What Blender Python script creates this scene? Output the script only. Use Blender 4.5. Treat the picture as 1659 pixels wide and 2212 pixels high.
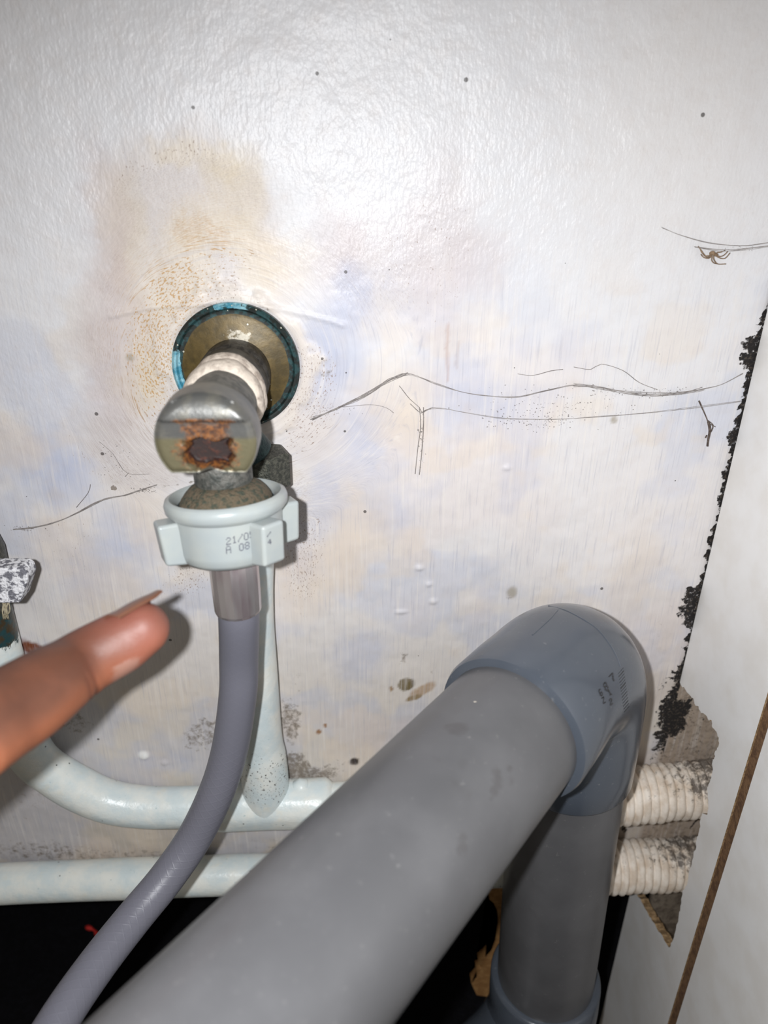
import bpy, bmesh, math, random
import numpy as np
from mathutils import Vector, Matrix
from mathutils.bvhtree import BVHTree

for o in list(bpy.data.objects):
    bpy.data.objects.remove(o, do_unlink=True)
SC = bpy.context.scene
COL = SC.collection
rng = np.random.default_rng(7)
random.seed(7)

# ------------------------------------------------------------------ camera
F = 1600.0                       # focal length in pixels of the 1659x2212 frame
H = 0.230                        # distance of the phone from the painted wall
CZ = 0.430                       # height of the phone above the floor
YAW, PITCH, ROLL = math.radians(3), math.radians(26), math.radians(0.8)
_f = np.array([math.sin(YAW) * math.cos(PITCH), math.cos(YAW) * math.cos(PITCH), -math.sin(PITCH)])
_r0 = np.array([math.cos(YAW), -math.sin(YAW), 0.0])
_u0 = np.cross(_r0, _f)
_r = _r0 * math.cos(ROLL) + _u0 * math.sin(ROLL)
_u = _u0 * math.cos(ROLL) - _r0 * math.sin(ROLL)
CAM = np.array([0.0, -H, CZ])
cd = bpy.data.cameras.new('camera')
cam = bpy.data.objects.new('camera', cd)
COL.objects.link(cam)
m = Matrix.Identity(4)
for i in range(3):
    m[i][0], m[i][1], m[i][2], m[i][3] = _r[i], _u[i], -_f[i], CAM[i]
cam.matrix_world = m
cd.sensor_fit = 'VERTICAL'
cd.sensor_height = 36.0
cd.lens = 36.0 * F / 2212.0
cd.clip_start = 0.005
cd.clip_end = 20
cd.dof.use_dof = True
cd.dof.focus_distance = 0.245
cd.dof.aperture_fstop = 11.5
SC.camera = cam

# ------------------------------------------------------------------ world + flash
wd = bpy.data.worlds.new('world')
SC.world = wd
wd.use_nodes = True
wd.node_tree.nodes['Background'].inputs[0].default_value = (1.0, 0.89, 0.74, 1)
wd.node_tree.nodes['Background'].inputs[1].default_value = 0.165

fl = bpy.data.lights.new('phone_flash', 'SPOT')
fl.energy = 2.7
fl.color = (0.965, 0.98, 1.0)
fl.shadow_soft_size = 0.0022
fl.spot_size = math.radians(150)
fl.spot_blend = 1.0
flash = bpy.data.objects.new('phone_flash', fl)
COL.objects.link(flash)
flash.location = CAM + _r * (-0.0135) + _u * 0.0025
_aim = _f - _u * 0.34 + _r * 0.14
flash.rotation_euler = Vector(_aim).to_track_quat('-Z', 'Y').to_euler()

SC.view_settings.view_transform = 'Standard'
SC.view_settings.look = 'None'
SC.view_settings.exposure = 0.12
SC.view_settings.gamma = 1.0
SC.view_settings.use_curve_mapping = False

# ------------------------------------------------------------------ measuring helpers
def ray(px, py):
    return _f + _r * (px - 829.5) / F - _u * (py - 1106.0) / F
def W(px, py, off=0.0):          # point seen at (px, py) standing off the painted wall
    d = ray(px, py)
    return CAM + d * ((H - off) / d[1])
def C(px, py, z):                # point seen at (px, py) at a given depth
    return CAM + ray(px, py) * z
def K(x, y, z):                  # mm, right / down / forward of the phone
    return CAM + (_r * x - _u * y + _f * z) * 0.001
def SX(px, py, x):               # point on the plane x = const
    d = ray(px, py)
    return CAM + d * ((x - CAM[0]) / d[0])
def FZ(px, py, z):
    d = ray(px, py)
    return CAM + d * ((z - CAM[2]) / d[2])
def srgb(r, g, b):
    f = lambda c: (c / 255 / 12.92) if c / 255 <= 0.04045 else ((c / 255 + 0.055) / 1.055) ** 2.4
    return (f(r), f(g), f(b))

# ------------------------------------------------------------------ material helpers
class NB:
    def __init__(s, name):
        s.m = bpy.data.materials.new(name)
        s.m.use_nodes = True
        s.t = s.m.node_tree
        s.b = s.t.nodes['Principled BSDF']
    def n(s, t, **kw):
        q = s.t.nodes.new(t)
        for k, v in kw.items():
            setattr(q, k, v)
        return q
    def l(s, a, b):
        s.t.links.new(a, b)
    def put(s, sock, v):
        if hasattr(v, 'is_linked') or hasattr(v, 'links'):
            s.l(v, sock)
        elif isinstance(v, (tuple, list)) and len(v) == 3 and sock.type == 'RGBA':
            sock.default_value = (*v, 1)
        else:
            sock.default_value = v
    def attr(s, name, out='Fac'):
        return s.n('ShaderNodeAttribute', attribute_name=name).outputs[out]
    def coord(s, out='Object'):
        return s.n('ShaderNodeTexCoord').outputs[out]
    def scale(s, vec, sc, loc=(0, 0, 0)):
        q = s.n('ShaderNodeMapping')
        s.l(vec, q.inputs[0])
        q.inputs['Location'].default_value = loc
        q.inputs['Scale'].default_value = sc
        return q.outputs[0]
    def noise(s, vec, scale, detail=3, rough=0.55, out='Fac', dist=0.0):
        q = s.n('ShaderNodeTexNoise')
        s.l(vec, q.inputs['Vector'])
        q.inputs['Scale'].default_value = scale
        q.inputs['Detail'].default_value = detail
        q.inputs['Roughness'].default_value = rough
        q.inputs['Distortion'].default_value = dist
        return q.outputs[out]
    def voro(s, vec, scale, out='Distance', rand=1.0):
        q = s.n('ShaderNodeTexVoronoi')
        s.l(vec, q.inputs['Vector'])
        q.inputs['Scale'].default_value = scale
        q.inputs['Randomness'].default_value = rand
        return q.outputs[out], q.outputs['Color']
    def ss(s, v, a, b, lo=0.0, hi=1.0):
        q = s.n('ShaderNodeMapRange', interpolation_type='SMOOTHSTEP')
        s.put(q.inputs['Value'], v)
        s.put(q.inputs['From Min'], a)
        s.put(q.inputs['From Max'], b)
        q.inputs['To Min'].default_value = lo
        q.inputs['To Max'].default_value = hi
        return q.outputs[0]
    def ma(s, op, a, b=0.0, c=0.0):
        q = s.n('ShaderNodeMath', operation=op)
        s.put(q.inputs[0], a); s.put(q.inputs[1], b); s.put(q.inputs[2], c)
        return q.outputs[0]
    def mix(s, fac, a, b, mode='MIX'):
        q = s.n('ShaderNodeMix', data_type='RGBA', blend_type=mode)
        s.put(q.inputs[0], fac); s.put(q.inputs[6], a); s.put(q.inputs[7], b)
        return q.outputs[2]
    def bump(s, h, dist, strength=1.0, prev=None):
        q = s.n('ShaderNodeBump')
        s.l(h, q.inputs['Height'])
        q.inputs['Distance'].default_value = dist
        q.inputs['Strength'].default_value = strength
        if prev is not None:
            s.l(prev, q.inputs['Normal'])
        return q.outputs[0]
    def done(s, col=None, rough=None, metal=None, normal=None, spec=None, sss=None, sssr=None, coat=None):
        i = s.b.inputs
        if col is not None: s.put(i['Base Color'], col)
        if rough is not None: s.put(i['Roughness'], rough)
        if metal is not None: s.put(i['Metallic'], metal)
        if normal is not None: s.l(normal, i['Normal'])
        if spec is not None: s.put(i['Specular IOR Level'], spec)
        if sss is not None:
            i['Subsurface Weight'].default_value = sss
            i['Subsurface Scale'].default_value = 0.002
            if sssr: i['Subsurface Radius'].default_value = sssr
        if coat is not None: s.put(i['Coat Weight'], coat)
        return s.m

def mat_wall():
    b = NB('painted_wall')
    p = b.coord()
    col = b.attr('tint', 'Color')
    st = b.attr('stroke', 'Vector')
    streak = b.noise(b.scale(st, (1600, 1600, 55)), 1.0, 4, 0.6)
    streak2 = b.noise(b.scale(st, (620, 620, 30), (3, 1, 7)), 1.0, 3, 0.6)
    pores = b.noise(b.scale(st, (1900, 1900, 900), (9, 4, 2)), 1.0, 3, 0.62)
    mott = b.noise(p, 210, 5, 0.6)
    peel = b.attr('peel')
    speck = b.attr('speck')
    dirt = b.attr('dirt')
    mould = b.attr('mould')
    c = b.mix(b.ma('MULTIPLY', b.ss(mott, 0.4, 0.75), 0.22), col, srgb(206, 196, 190))
    sf = b.ma('MULTIPLY', b.ss(streak, 0.50, 0.74), b.ma('MULTIPLY_ADD', peel, -0.32, 0.38))
    c = b.mix(sf, c, srgb(156, 158, 174))
    sf2 = b.ma('MULTIPLY', b.ss(streak2, 0.5, 0.7), b.ma('MULTIPLY_ADD', peel, -0.36, 0.40))
    c = b.mix(sf2, c, srgb(226, 220, 214))
    # fine rusty pores showing through the thin paint
    th = b.ma('MULTIPLY_ADD', speck, -0.27, 0.78)
    pf = b.ss(pores, th, b.ma('ADD', th, 0.05))
    c = b.mix(b.ma('MULTIPLY', pf, b.ma('MULTIPLY', b.ss(speck, 0.02, 0.25), 0.8)), c, b.attr('porecol', 'Color'))
    # grime
    g = b.noise(p, 420, 6, 0.68)
    gth = b.ma('MULTIPLY_ADD', dirt, -0.52, 0.84)
    gf = b.ss(g, gth, b.ma('ADD', gth, 0.26))
    gf = b.ma('MULTIPLY', gf, b.ss(dirt, 0.0, 0.15))
    c = b.mix(b.ma('MULTIPLY', gf, 0.78), c, srgb(112, 100, 86))
    # stray black flecks
    vd, vc = b.voro(p, 150)
    sx = b.n('ShaderNodeSeparateColor'); b.l(vc, sx.inputs[0])
    keep = b.ma('GREATER_THAN', sx.outputs[0], 0.80)
    rad = b.ma('MULTIPLY_ADD', sx.outputs[1], 0.06, 0.03)
    dot = b.ma('MULTIPLY', b.ma('LESS_THAN', vd, rad), keep)
    c = b.mix(b.ma('MULTIPLY', dot, 0.8), c, srgb(52, 46, 42))
    # black mould
    mn = b.noise(p, 620, 6, 0.7)
    mth = b.ma('MULTIPLY_ADD', mould, -0.58, 0.90)
    mf = b.ss(mn, mth, b.ma('ADD', mth, 0.13))
    mf = b.ma('MULTIPLY', mf, b.ss(mould, 0.0, 0.12))
    c = b.mix(mf, c, b.mix(b.ss(b.noise(p, 900, 4), 0.5, 0.75), srgb(30, 27, 27), srgb(86, 76, 66)))
    # relief
    op = b.noise(b.scale(p, (1, 1, 0.6)), 900, 3, 0.5)
    n1 = b.bump(op, 0.00040, 1.0)
    n1.node.inputs['Strength'].default_value = 1.0
    b.l(b.ma('MULTIPLY_ADD', peel, 0.62, 0.10), n1.node.inputs['Strength'])
    n2 = b.bump(streak, 0.00014, 0.55, n1)
    n3 = b.bump(b.ma('SUBTRACT', mf, gf), 0.00025, 0.35, n2)
    ro = b.ma('MULTIPLY_ADD', peel, -0.12, 0.50)
    ro = b.ma('MAXIMUM', ro, b.ma('MULTIPLY', mf, 0.9))
    return b.done(c, ro, normal=n3, spec=0.46)

def mat_panel():
    b = NB('white_panel')
    p = b.coord()
    c = b.mix(b.ss(b.noise(p, 60, 4), 0.35, 0.7), srgb(243, 242, 241), srgb(235, 232, 228))
    vd, vc = b.voro(p, 120)
    sx = b.n('ShaderNodeSeparateColor'); b.l(vc, sx.inputs[0])
    dot = b.ma('MULTIPLY', b.ma('LESS_THAN', vd, 0.06), b.ma('GREATER_THAN', sx.outputs[0], 0.86))
    c = b.mix(b.ma('MULTIPLY', dot, 0.7), c, srgb(70, 58, 48))
    n = b.bump(b.noise(p, 300, 3), 0.0001, 0.4)
    return b.done(c, 0.38, normal=n)

def mat_plain(name, c1, c2, scale, rough, metal=0.0, bump=0.0, bscale=None, lo=0.4, hi=0.65, spec=None, detail=5):
    b = NB(name)
    p = b.coord()
    f = b.ss(b.noise(p, scale, detail, 0.62), lo, hi)
    c = b.mix(f, c1, c2)
    nn = b.bump(b.noise(p, bscale or scale * 2, 4, 0.6), bump, 1.0) if bump else None
    return b.done(c, rough, metal, nn, spec)

def mat_pvc(name='grey_waste_plastic', stain=True, base=(80, 80, 82), base2=(89, 89, 91), rough=0.34):
    b = NB(name)
    p = b.coord()
    c = b.mix(b.ss(b.noise(p, 40, 4), 0.35, 0.7), srgb(*base), srgb(*base2))
    c = b.mix(b.ma('MULTIPLY', b.ss(b.noise(p, 480, 4, 0.7), 0.62, 0.75), 0.25), c, srgb(150, 148, 146))
    s = b.attr('stain')
    nz = b.noise(p, 260, 4, 0.6)
    sf = b.ss(b.ma('MULTIPLY', s, b.ma('MULTIPLY_ADD', nz, 1.6, 0.05)), 0.3, 0.95)
    c = b.mix(b.ma('MULTIPLY', sf, 0.42), c, srgb(62, 58, 58))
    w = b.attr('splash')
    c = b.mix(b.ss(b.ma('MULTIPLY', w, b.ma('MULTIPLY_ADD', nz, 1.0, 0.5)), 0.45, 0.55), c, srgb(205, 196, 182))
    n = b.bump(b.noise(p, 900, 2), 0.00003, 0.5)
    return b.done(c, rough, normal=n)

def mat_paintpipe():
    b = NB('blue_white_paint')
    p = b.coord()
    c = b.mix(b.ss(b.noise(p, 90, 5, 0.6), 0.35, 0.68), srgb(206, 218, 220), srgb(228, 230, 224))
    c = b.mix(b.ma('MULTIPLY', b.ss(b.noise(p, 160, 4), 0.55, 0.75), 0.4), c, srgb(226, 220, 202))
    c = b.mix(b.ma('MULTIPLY', b.ss(b.noise(b.scale(p, (1, 1, 1), (4, 2, 1)), 420, 5, 0.7), 0.64, 0.72), 0.6), c, srgb(140, 172, 178))
    s = b.attr('grime')
    th = b.ma('MULTIPLY_ADD', s, -0.34, 0.80)
    g = b.ss(b.noise(p, 900, 4, 0.65), th, b.ma('ADD', th, 0.04))
    c = b.mix(b.ma('MULTIPLY', g, 0.9), c, srgb(46, 38, 34))
    v = b.attr('bare')
    vf = b.ss(b.ma('ADD', v, b.ma('MULTIPLY_ADD', b.noise(b.scale(p, (1, 1, 0.6)), 420, 5, 0.7), 0.9, -0.45)), 0.45, 0.55)
    bare = b.mix(b.ss(b.noise(p, 330, 5), 0.4, 0.62), srgb(30, 62, 66), srgb(62, 50, 32))
    c = b.mix(vf, c, bare)
    vd, vc = b.voro(p, 330)
    sx = b.n('ShaderNodeSeparateColor'); b.l(vc, sx.inputs[0])
    dot = b.ma('MULTIPLY', b.ma('LESS_THAN', vd, 0.12), b.ma('GREATER_THAN', sx.outputs[0], 0.86))
    c = b.mix(b.ma('MULTIPLY', dot, 0.8), c, srgb(60, 60, 58))
    n = b.bump(b.noise(p, 320, 4, 0.6), 0.00035, 0.7)
    return b.done(c, 0.32, normal=n)

def mat_hose():
    b = NB('grey_rubber_hose')
    uv = b.n('ShaderNodeUVMap').outputs[0]
    sp = b.n('ShaderNodeSeparateXYZ'); b.l(uv, sp.inputs[0])
    u = b.ma('MULTIPLY', sp.outputs[0], 6.2832 * 8)
    v = b.ma('MULTIPLY', sp.outputs[1], 6.2832 / 3.2)
    w1 = b.ma('SINE', b.ma('ADD', u, v))
    w2 = b.ma('SINE', b.ma('SUBTRACT', u, v))
    w = b.ma('MAXIMUM', w1, w2)
    along = b.ss(sp.outputs[1], 35.0, 85.0)
    c = b.mix(b.ss(w, 0.93, 1.0), srgb(108, 108, 118), srgb(110, 110, 120))
    # blue printed dashes along one side
    p = b.coord()
    line = b.ma('MULTIPLY', b.ss(b.ma('ABSOLUTE', b.ma('SUBTRACT', sp.outputs[0], 0.56)), 0.008, 0.022, 1, 0),
                b.ss(b.noise(p, 520, 4, 0.7), 0.50, 0.58))
    c = b.mix(b.ma('MULTIPLY', b.ma('MULTIPLY', line, along), 0.8), c, srgb(62, 72, 110))
    n = b.bump(b.ma('MULTIPLY', b.ss(w, 0.75, 1.0), along), 0.00007, 0.35)
    n = b.bump(b.noise(p, 1500, 2), 0.00004, 0.5, n)
    return b.done(c, 0.42, normal=n)

def mat_tapface():
    b = NB('worn_nickel_with_rust')
    p = b.coord()
    r = b.attr('rust')
    nz = b.noise(p, 520, 6, 0.68)
    nz2 = b.noise(p, 260, 4, 0.6)
    c = b.mix(b.ss(nz2, 0.4, 0.65), srgb(92, 92, 90), srgb(108, 106, 99))
    c = b.mix(b.ma('MULTIPLY', b.attr('olive'), 0.8), c, srgb(112, 106, 78))
    rf = b.ss(b.ma('ADD', r, b.ma('MULTIPLY_ADD', nz, 1.1, -0.55)), 0.28, 0.62)
    rc = b.mix(b.ss(b.noise(p, 900, 6, 0.7), 0.4, 0.62), srgb(58, 32, 16), srgb(128, 78, 32))
    c = b.mix(rf, c, rc)
    df = b.ss(b.ma('ADD', r, b.ma('MULTIPLY_ADD', nz, 0.9, -0.45)), 0.82, 1.05)
    c = b.mix(df, c, b.mix(b.ss(nz, 0.5, 0.66), srgb(32, 16, 13), srgb(70, 32, 16)))
    me = b.ma('MULTIPLY_ADD', rf, -0.35, 0.35)
    ro = b.ma('MULTIPLY_ADD', rf, 0.3, 0.34)
    n = b.bump(nz, 0.0004, 0.35)
    return b.done(c, ro, me, n)

def mat_skin():
    b = NB('skin')
    p = b.coord()
    c = b.attr('tone', 'Color')
    c = b.mix(b.ma('MULTIPLY', b.ss(b.noise(p, 160, 4, 0.6), 0.4, 0.7), 0.22), c, srgb(122, 74, 54))
    d = b.attr('dust')
    nz = b.noise(p, 700, 5, 0.7)
    df = b.ss(b.ma('MULTIPLY', d, b.ma('ADD', nz, 0.35)), 0.42, 0.75)
    c = b.mix(b.ma('MULTIPLY', df, 0.28), c, srgb(176, 158, 148))
    n = b.bump(b.noise(p, 1400, 3, 0.6), 0.00012, 0.5)
    return b.done(c, 0.52, normal=n, sss=0.12, sssr=(1.0, 0.35, 0.2))

def mat_flange():
    b = NB('tarnished_brass')
    p = b.coord()
    nz = b.noise(p, 260, 5, 0.62)
    c = b.mix(b.ss(nz, 0.35, 0.68), srgb(74, 62, 34), srgb(98, 81, 44))
    e = b.attr('edge')
    ef = b.ss(b.ma('ADD', e, b.ma('MULTIPLY_ADD', nz, 0.5, -0.25)), 0.45, 0.6)
    c = b.mix(ef, c, b.mix(b.ss(b.noise(p, 500, 4), 0.45, 0.62), srgb(34, 40, 38), srgb(44, 74, 76)))
    t = b.attr('blue')
    bf = b.ss(b.ma('ADD', t, b.ma('MULTIPLY_ADD', b.noise(p, 420, 5, 0.7), 0.8, -0.4)), 0.48, 0.56)
    c = b.mix(bf, c, b.mix(b.ss(nz, 0.4, 0.6), srgb(62, 140, 164), srgb(150, 198, 210)))
    s = b.attr('chalk')
    sf = b.ss(b.ma('ADD', s, b.ma('MULTIPLY_ADD', b.noise(p, 600, 5, 0.7), 1.0, -0.5)), 0.48, 0.62)
    c = b.mix(b.ma('MULTIPLY', sf, 0.8), c, srgb(170, 164, 150))
    vd, vc = b.voro(p, 700)
    sx = b.n('ShaderNodeSeparateColor'); b.l(vc, sx.inputs[0])
    dot = b.ma('MULTIPLY', b.ma('LESS_THAN', vd, 0.2), b.ma('GREATER_THAN', sx.outputs[0], 0.86))
    c = b.mix(b.ma('MULTIPLY', dot, 0.8), c, srgb(206, 206, 190))
    n = b.bump(nz, 0.0003, 0.35)
    return b.done(c, 0.42, 0.25, n)

def mat_rag():
    b = NB('dirty_white_sleeve')
    p = b.coord()
    c = b.mix(b.ss(b.noise(p, 180, 5), 0.35, 0.7), srgb(232, 222, 210), srgb(206, 190, 172))
    d = b.attr('grime')
    nz = b.noise(p, 380, 6, 0.7)
    th = b.ma('MULTIPLY_ADD', d, -0.6, 0.78)
    f = b.ss(nz, th, b.ma('ADD', th, 0.2))
    c = b.mix(b.ma('MULTIPLY', f, 0.85), c, srgb(62, 53, 46))
    n = b.bump(nz, 0.0003, 0.4)
    return b.done(c, 0.7, normal=n)

M = {}
M['wall'] = mat_wall()
M['panel'] = mat_panel()
M['edge'] = mat_plain('torn_board_edge', srgb(120, 96, 66), srgb(168, 140, 104), 500, 0.9, bump=0.0004)
M['grout'] = mat_plain('brown_grout', srgb(122, 92, 64), srgb(92, 66, 46), 500, 0.85, bump=0.0003)
M['black'] = mat_plain('void_black_mat', srgb(6, 6, 9), srgb(12, 12, 17), 300, 0.85, bump=0.0006, spec=0.15)
M['tan'] = mat_plain('brown_board', srgb(150, 108, 62), srgb(176, 134, 84), 220, 0.8, bump=0.0003)
M['greyboard'] = mat_plain('dirty_grey_board', srgb(112, 102, 90), srgb(82, 72, 62), 260, 0.85, bump=0.0005)
M['dark'] = mat_plain('painted_dark_void', srgb(24, 18, 12), srgb(46, 34, 20), 200, 0.8)  # shade of the recess behind the board is put into this colour
M['pvc'] = mat_pvc()
M['pvc_fit'] = mat_pvc('grey_gloss_fitting', base=(70, 76, 85), base2=(77, 82, 90), rough=0.2)
M['paint'] = mat_paintpipe()
M['hose'] = mat_hose()
M['tap'] = mat_tapface()
M['skin'] = mat_skin()
M['flange'] = mat_flange()
M['rag'] = mat_rag()
M['collar'] = mat_plain('black_tarnish', srgb(44, 42, 40), srgb(78, 74, 68), 500, 0.38, 0.2, 0.0003)
M['putty'] = mat_plain('white_putty', srgb(214, 202, 188), srgb(160, 146, 134), 330, 0.75, bump=0.0005, lo=0.42, hi=0.7)
M['neck'] = mat_plain('grey_crusty_metal', srgb(104, 103, 98), srgb(68, 71, 68), 500, 0.5, 0.3, 0.0005)
M['crust'] = mat_plain('verdigris_crust', srgb(104, 92, 74), srgb(66, 72, 60), 700, 0.75, 0.1, 0.0009, lo=0.46, hi=0.62)
M['nutmetal'] = mat_plain('dark_mottled_metal', srgb(54, 56, 50), srgb(92, 92, 82), 900, 0.4, 0.4, 0.0004)
M['verd'] = mat_plain('dark_verdigris', srgb(26, 48, 52), srgb(40, 66, 66), 500, 0.5, 0.2, 0.0004)
M['fleck'] = mat_plain('white_flecked_grey', srgb(112, 112, 120), srgb(226, 226, 230), 520, 0.6, 0.0, 0.0007, lo=0.44, hi=0.52)
M['web'] = mat_plain('dusty_silk', srgb(160, 154, 150), srgb(120, 114, 112), 400, 0.9)
M['spider'] = mat_plain('brown_spider', srgb(142, 118, 92), srgb(110, 88, 66), 900, 0.6)
M['debris'] = mat_plain('dark_debris', srgb(70, 58, 52), srgb(110, 98, 90), 900, 0.9)
M['red'] = mat_plain('red_thread', srgb(196, 40, 34), srgb(150, 26, 24), 600, 0.7)
M['ink'] = mat_plain('dark_print', srgb(46, 42, 66), srgb(60, 56, 84), 900, 0.5)
M['ink2'] = mat_plain('faded_print', srgb(26, 28, 32), srgb(40, 42, 46), 900, 0.4)
M['rubber'] = mat_plain('black_gasket', srgb(52, 62, 66), srgb(38, 50, 54), 400, 0.5)
M['hair'] = mat_plain('pale_fibre', srgb(196, 186, 160), srgb(160, 150, 124), 400, 0.6)
_b = NB('milky_plastic')
M['nut'] = _b.done(_b.mix(_b.ss(_b.noise(_b.coord(), 120, 3), 0.3, 0.7), srgb(160, 167, 168), srgb(168, 173, 170)), 0.30, sss=0.35, sssr=(1, 1, 1))
_b = NB('steel_ferrule')
M['steel'] = _b.done(_b.mix(_b.ss(_b.noise(_b.scale(_b.coord(), (1, 1, 0.15)), 300, 3), 0.4, 0.7), srgb(200, 194, 194), srgb(176, 160, 164)), 0.24, 0.8)
_b = NB('fingernail')
M['nail'] = _b.done(srgb(108, 74, 58), 0.3, sss=0.2, sssr=(1, 0.5, 0.3))

# ------------------------------------------------------------------ mesh helpers
def make(name, V, Fc, mat, parent=None, smooth=40, uv=None, mats=None, midx=None):
    me = bpy.data.meshes.new(name)
    me.from_pydata([tuple(map(float, v)) for v in V], [], Fc)
    me.validate()
    if smooth is not None:
        me.shade_smooth()
        if smooth < 180:
            me.set_sharp_from_angle(angle=math.radians(smooth))
    if uv is not None:
        ul = me.uv_layers.new(name='UVMap')
        k = 0
        for f_uv in uv:
            for q in f_uv:
                ul.data[k].uv = q
                k += 1
    o = bpy.data.objects.new(name, me)
    me.materials.append(mat)
    if mats:
        for mm in mats: me.materials.append(mm)
    if midx:
        me.polygons.foreach_set('material_index', midx)
    COL.objects.link(o)
    if parent: o.parent = parent
    return o

def from_bm(name, bm, mat, parent=None, smooth=40, wn=False):
    bmesh.ops.recalc_face_normals(bm, faces=bm.faces)
    me = bpy.data.meshes.new(name)
    bm.to_mesh(me); bm.free()
    if smooth is not None:
        me.shade_smooth()
        me.set_sharp_from_angle(angle=math.radians(smooth))
    me.materials.append(mat)
    o = bpy.data.objects.new(name, me)
    COL.objects.link(o)
    if parent: o.parent = parent
    if wn:
        w = o.modifiers.new('normals', 'WEIGHTED_NORMAL'); w.keep_sharp = True; w.weight = 100
    return o

def empty(name, label, cat, group=None):
    o = bpy.data.objects.new(name, None)
    o.empty_display_size = 0.01
    COL.objects.link(o)
    return tag(o, label, cat, group)
def tag(o, label, cat, group=None):
    o['label'] = label; o['category'] = cat
    if group: o['group'] = group
    return o
def struct(o, label=None):
    o['kind'] = 'structure'
    if label: o['label'] = label
    return o

def nrm(v):
    v = np.asarray(v, float)
    return v / np.linalg.norm(v)

def catmull(P, step):
    P = [np.asarray(p, float) for p in P]
    P = [2 * P[0] - P[1]] + P + [2 * P[-1] - P[-2]]
    out = []
    for i in range(1, len(P) - 2):
        p0, p1, p2, p3 = P[i - 1:i + 3]
        n = max(2, int(np.linalg.norm(p2 - p1) / step))
        for k in range(n):
            t = k / n
            out.append(0.5 * ((2 * p1) + (-p0 + p2) * t + (2 * p0 - 5 * p1 + 4 * p2 - p3) * t * t + (-p0 + 3 * p1 - 3 * p2 + p3) * t ** 3))
    out.append(P[-2])
    return out

def frames(path, up0=None):
    path = [np.asarray(p, float) for p in path]
    n = len(path)
    T = []
    for i in range(n):
        a = path[max(0, i - 1)]; b = path[min(n - 1, i + 1)]
        d = b - a
        if np.linalg.norm(d) < 1e-9: d = T[-1] if T else np.array([0, 0, 1.0])
        T.append(nrm(d))
    ref = np.array(up0 if up0 is not None else ([0, 0, 1] if abs(T[0][2]) < 0.9 else [0, 1, 0]), float)
    N = [nrm(ref - T[0] * np.dot(ref, T[0]))]
    for i in range(1, n):
        v = N[-1] - T[i] * np.dot(N[-1], T[i])
        N.append(nrm(v))
    return T, N

def tube_data(path, rad, seg=32, caps=True, up0=None, lump=None):
    T, N = frames(path, up0)
    n = len(path)
    if np.isscalar(rad): rad = [rad] * n
    V, Fc, UV = [], [], []
    L = [0.0]
    for i in range(1, n): L.append(L[-1] + np.linalg.norm(np.asarray(path[i]) - np.asarray(path[i - 1])) * 1000)
    for i in range(n):
        B = np.cross(T[i], N[i])
        for k in range(seg):
            a = 2 * math.pi * k / seg
            r = rad[i] * (1 + (lump(i, k) if lump else 0))
            V.append(np.asarray(path[i]) + (N[i] * math.cos(a) + B * math.sin(a)) * r)
    for i in range(n - 1):
        for k in range(seg):
            k2 = (k + 1) % seg
            Fc.append((i * seg + k, i * seg + k2, (i + 1) * seg + k2, (i + 1) * seg + k))
            u0, u1 = k / seg, (k + 1) / seg
            UV.append(((u0, L[i]), (u1, L[i]), (u1, L[i + 1]), (u0, L[i + 1])))
    if caps:
        Fc.append(tuple(range(seg - 1, -1, -1))); UV.append(tuple((0, 0) for _ in range(seg)))
        Fc.append(tuple((n - 1) * seg + k for k in range(seg))); UV.append(tuple((0, 0) for _ in range(seg)))
    return V, Fc, UV

def tube(name, path, rad, mat, parent=None, seg=32, caps=True, up0=None, smooth=40, lump=None):
    V, Fc, UV = tube_data(path, rad, seg, caps, up0, lump)
    return make(name, V, Fc, mat, parent, smooth, UV)

def lathe(name, prof, origin, axis, mat, parent=None, seg=64, smooth=35, close=False, lump=None, up0=None):
    """prof: list of (radius, height along axis) in metres"""
    ax = nrm(axis); o = np.asarray(origin, float)
    ref = np.array(up0 if up0 is not None else ([0, 0, 1] if abs(ax[2]) < 0.9 else [0, -1, 0]), float)
    N = nrm(ref - ax * np.dot(ref, ax)); B = np.cross(ax, N)
    V, Fc = [], []
    n = len(prof)
    for i, (r, h) in enumerate(prof):
        for k in range(seg):
            a = 2 * math.pi * k / seg
            rr = r * (1 + (lump(i, k) if lump else 0))
            V.append(o + ax * h + (N * math.cos(a) + B * math.sin(a)) * rr)
    for i in range(n - 1 + (1 if close else 0)):
        for k in range(seg):
            k2 = (k + 1) % seg; j = (i + 1) % n
            Fc.append((i * seg + k, i * seg + k2, j * seg + k2, j * seg + k))
    if not close:
        Fc.append(tuple(range(seg - 1, -1, -1)))
        Fc.append(tuple((n - 1) * seg + k for k in range(seg)))
    o = make(name, V, Fc, mat, parent, smooth)
    bm = bmesh.new(); bm.from_mesh(o.data)
    bmesh.ops.recalc_face_normals(bm, faces=bm.faces)
    bm.to_mesh(o.data); bm.free()
    return o

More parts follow.
